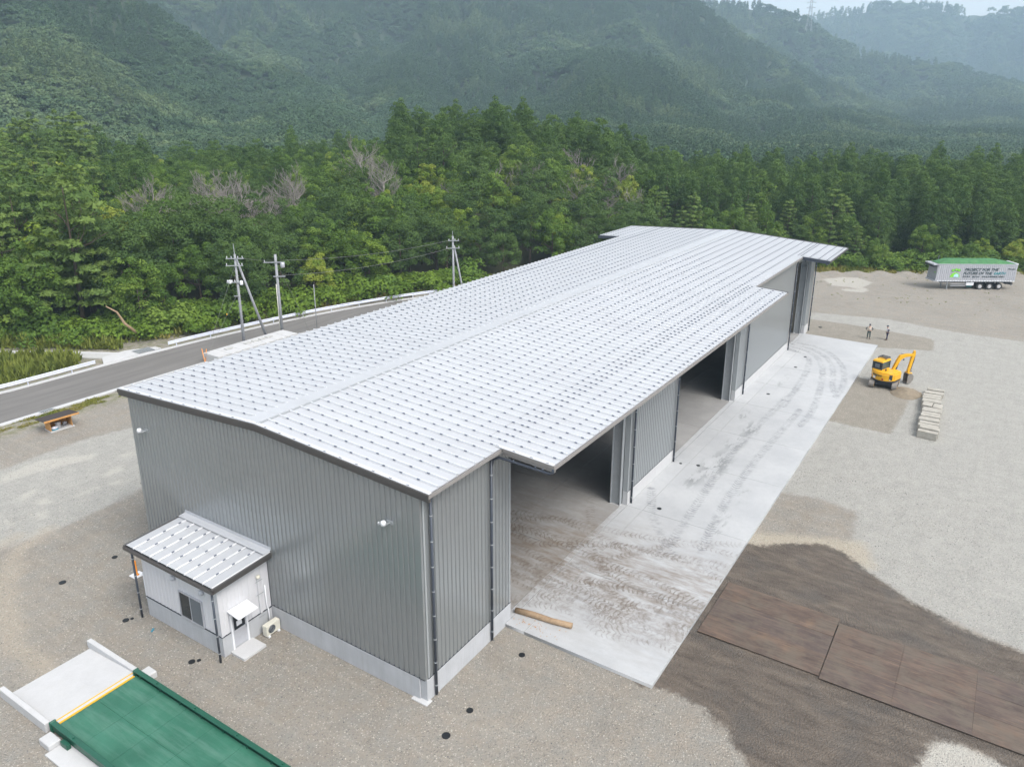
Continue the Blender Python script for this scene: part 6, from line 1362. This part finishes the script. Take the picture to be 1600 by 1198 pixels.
weeds('verge_grass', 5000, (-20, 24, 47.4, 49.0, lambda x, y: fbm(x, y * 2, 2, 8) > .5), 'lf_weed', .05, .22, 5, .03, lab='sparse grass along the near road kerb')
weeds('verge_grass', 9000, (98, 150, -60, 14, lambda x, y: (forest_s(x, y) > -4) & (forest_s(x, y) < 2)), 'lf_weed', .3, .9, 6, .07, lab='rough grass along the berm at the back of the yard')
weeds('verge_grass', 110, (88, 118, -22, 8, lambda x, y: (fbm(x / 3, y / 3, 2, 18) > .45) & (forest_s(x, y) < -2) & (x > 92)), 'lf_weed', .08, .25, 7, .035, lab='scattered weeds on the gravel at the back of the yard')
bl = B(); 
tag(B().tube([(0, 0, 0), (-.9, .5, 1.2), (-1.5, .6, 2.6), (-2.4, .9, 3.4)], [.16, .14, .1, .05], 8).obj('fallen_trunk', 'log', None, True, loc=(24.2, 61.3, 1.2)), 'bare reddish broken trunk leaning out of the dark wood edge at left', 'tree trunk')

# loose stones on the near gravel
sc_ = bpy.data.collections.new('stone_sources')
for k in range(5):
    bmx = bmesh.new(); bmesh.ops.create_icosphere(bmx, subdivisions=1, radius=1.0)
    for v_ in bmx.verts: v_.co = Vector((v_.co.x * rnd.uniform(.7, 1.2), v_.co.y * rnd.uniform(.6, 1.1), v_.co.z * rnd.uniform(.4, .8)))
    ms_ = bpy.data.meshes.new('stone_source'); bmx.to_mesh(ms_); bmx.free()
    ms_.materials.append(M['stone_pale'] if k < 2 else (M['stone_grey'] if k < 4 else M['stone_dark'])); o = bpy.data.objects.new('stone_source_%d' % k, ms_); sc_.objects.link(o)
P = nr.uniform([-13, -24], [34, 34], (90000, 2)); dn = fbm(P[:, 0] / 1.6, P[:, 1] / 1.6, 3, 90)
keep = (dn + nr.uniform(-.25, .25, len(P)) > .60) & ~((P[:, 0] > -0.2) & (P[:, 1] > -0.2) & (P[:, 1] < 21)) & ~((P[:, 0] > 6) & (P[:, 1] > -8.5) & (P[:, 1] < 0)) & ~((P[:, 0] > -3.3) & (P[:, 0] < 0) & (P[:, 1] > 9) & (P[:, 1] < 17.4)) & ~((P[:, 0] > -10.9) & (P[:, 0] < -5.5) & (P[:, 1] < 16.8)) & (sdist_poly(P[:, 0], P[:, 1], MUD) < 0.2)
P = P[keep]
def ground_z(x, y):
    ix = np.clip(np.searchsorted(gx, x) - 1, 0, len(gx) - 2); iy = np.clip(np.searchsorted(gy, y) - 1, 0, len(gy) - 2); fx = (x - gx[ix]) / (gx[ix + 1] - gx[ix]); fy = (y - gy[iy]) / (gy[iy + 1] - gy[iy])
    return GZ[ix, iy] * (1 - fx) * (1 - fy) + GZ[ix + 1, iy] * fx * (1 - fy) + GZ[ix, iy + 1] * (1 - fx) * fy + GZ[ix + 1, iy + 1] * fx * fy
print('stones', len(P))
scatter('loose_stones', np.stack([P[:, 0], P[:, 1], ground_z(P[:, 0], P[:, 1]) + 0.006], 1), 0.012 + 0.035 * nr.uniform(0, 1, len(P)) ** 2.5, nr.uniform(0, 6.28, len(P)), nr.randint(0, 5, len(P)), sc_, label='loose pale and grey stones scattered over the near gravel', category='gravel')

# ------------------------------------------------------------------ mountain woods
mc = bpy.data.collections.new('canopy_sources')
def small_tree(seed, conif):
    r = random.Random(seed); c, q = [], []
    if conif:
        for z in (.25, .45, .62, .78, .92, 1.05):
            R_ = .36 * (1.12 - z) ** .7
            for k in range(4 if z < .8 else 2): a = r.uniform(0, 6.28); c.append((R_ * math.cos(a) * .7, R_ * math.sin(a) * .7, z * 1.25)); q.append((.15, .15, .17))
    else:
        for k in range(14): a = r.uniform(0, 6.28); u = r.uniform(0, 1); w = math.sqrt(1 - u * u); c.append((.42 * w * math.cos(a), .42 * w * math.sin(a), .42 + .34 * u)); s = r.uniform(.16, .26); q.append((s, s, s * .8))
    return leaf_cloud(c, q, 30, .085 if conif else .10, seed, up=.4, mat='canopy')
for k in range(8):
    o = bpy.data.objects.new('canopy_source_%d' % k, small_tree(700 + k, k < 4)); mc.objects.link(o)
PTS = []
for (r0, r1, sp) in ((235, 700, 4.0), (700, 1250, 5.2), (1250, 1800, 8.0), (1800, 2750, 12.0)):
    a0, a1 = (-0.10, 1.24) if r1 < 1300 else ((-0.10, .75) if r1 < 1900 else (-.10, .42))
    n = int((a1 - a0) * (r1 ** 2 - r0 ** 2) / 2 / sp ** 2)
    R_ = np.sqrt(nr.uniform(r0 ** 2, r1 ** 2, n)); A_ = nr.uniform(a0, a1, n); x = CX + R_ * np.cos(A_); y = CY + R_ * np.sin(A_); z = mount(x, y)
    # keep what faces the yard and is not hidden behind a nearer ridge
    el_ = (z + 4 - CZ) / R_
    PTS.append(np.stack([x, y, z, R_, A_, el_, np.full(n, sp)], 1))
PT = np.concatenate(PTS); 
# horizon test on the polar grid
EL = (MZ + 2 - CZ) / RR; HM = np.maximum.accumulate(EL, 0)
ri = np.clip(np.searchsorted(rr, PT[:, 3]) - 1, 0, len(rr) - 1); ai = np.clip(np.rint((PT[:, 4] - aa[0]) / (aa[1] - aa[0])).astype(int), 0, len(aa) - 1)
vis = (PT[:, 5] > HM[np.maximum(ri - 1, 0), ai] - 10 / PT[:, 3]) & (PT[:, 5] > -0.11)
PT = PT[vis]
zn = fbm(PT[:, 0] / 130, PT[:, 1] / 130, 3, 71); conif = zn + nr.uniform(-.06, .06, len(PT)) < .50
sz = PT[:, 6] * np.where(conif, nr.uniform(1.25, 1.7, len(PT)), nr.uniform(1.3, 2.1, len(PT)))
print('canopy', len(PT))
scatter('mountain_woods', PT[:, :3] - np.array([0, 0, .8]), sz, nr.uniform(0, 6.28, len(PT)), np.where(conif, nr.randint(0, 4, len(PT)), nr.randint(4, 8, len(PT))), mc, label='dense mixed forest covering the hazy mountains', category='forest')
# faint pylon on the far saddle
pyl = thing('power_pylon', 'faint steel lattice pylon on the far mountain saddle against the sky', 'pylon', (CX + 1500 * math.cos(.2401), CY + 1500 * math.sin(.2401), 150))
b_ = B(); Hp = 62
for z0, z1, w0, w1 in ((0, 22, 5, 3), (22, 44, 3, 1.6), (44, Hp, 1.6, .4)):
    for sx_, sy_ in ((1, 1), (1, -1), (-1, 1), (-1, -1)):
        b_.bar((sx_ * w0, sy_ * w0, z0), (sx_ * w1, sy_ * w1, z1), .35, .35); b_.bar((sx_ * w0, sy_ * w0, z0), (-sx_ * w1, sy_ * w1, z1), .2, .2); b_.bar((sx_ * w0, sy_ * w0, z0), (sx_ * w1, -sy_ * w1, z1), .2, .2)
b_.obj('lattice', 'steel', pyl)
for z in (38, 46, 54): B().bar((0, -8, z), (0, 8, z), .5, .5).bar((0, -8, z), (0, 0, z + 2.5), .25, .25).bar((0, 8, z), (0, 0, z + 2.5), .25, .25).obj('crossarm', 'steel', pyl)

# ------------------------------------------------------------------ haze: one closed box round the yard, the mountains and the ground
m = bpy.data.materials.new('haze'); m.use_nodes = True; nt = m.node_tree; nt.nodes.clear()
out = nt.nodes.new('ShaderNodeOutputMaterial'); pv = nt.nodes.new('ShaderNodeVolumePrincipled'); nt.links.new(pv.outputs[0], out.inputs['Volume'])
pv.inputs['Color'].default_value = (0.62, 0.82, 1.0, 1); pv.inputs['Density'].default_value = HAZE; pv.inputs['Anisotropy'].default_value = 0.0
M['haze'] = m
B().box(-3300, 3300, -3300, 3300, -3.0, 430).obj('haze', 'haze', None, kind='stuff', label='thin summer haze filling the valley', category='haze')
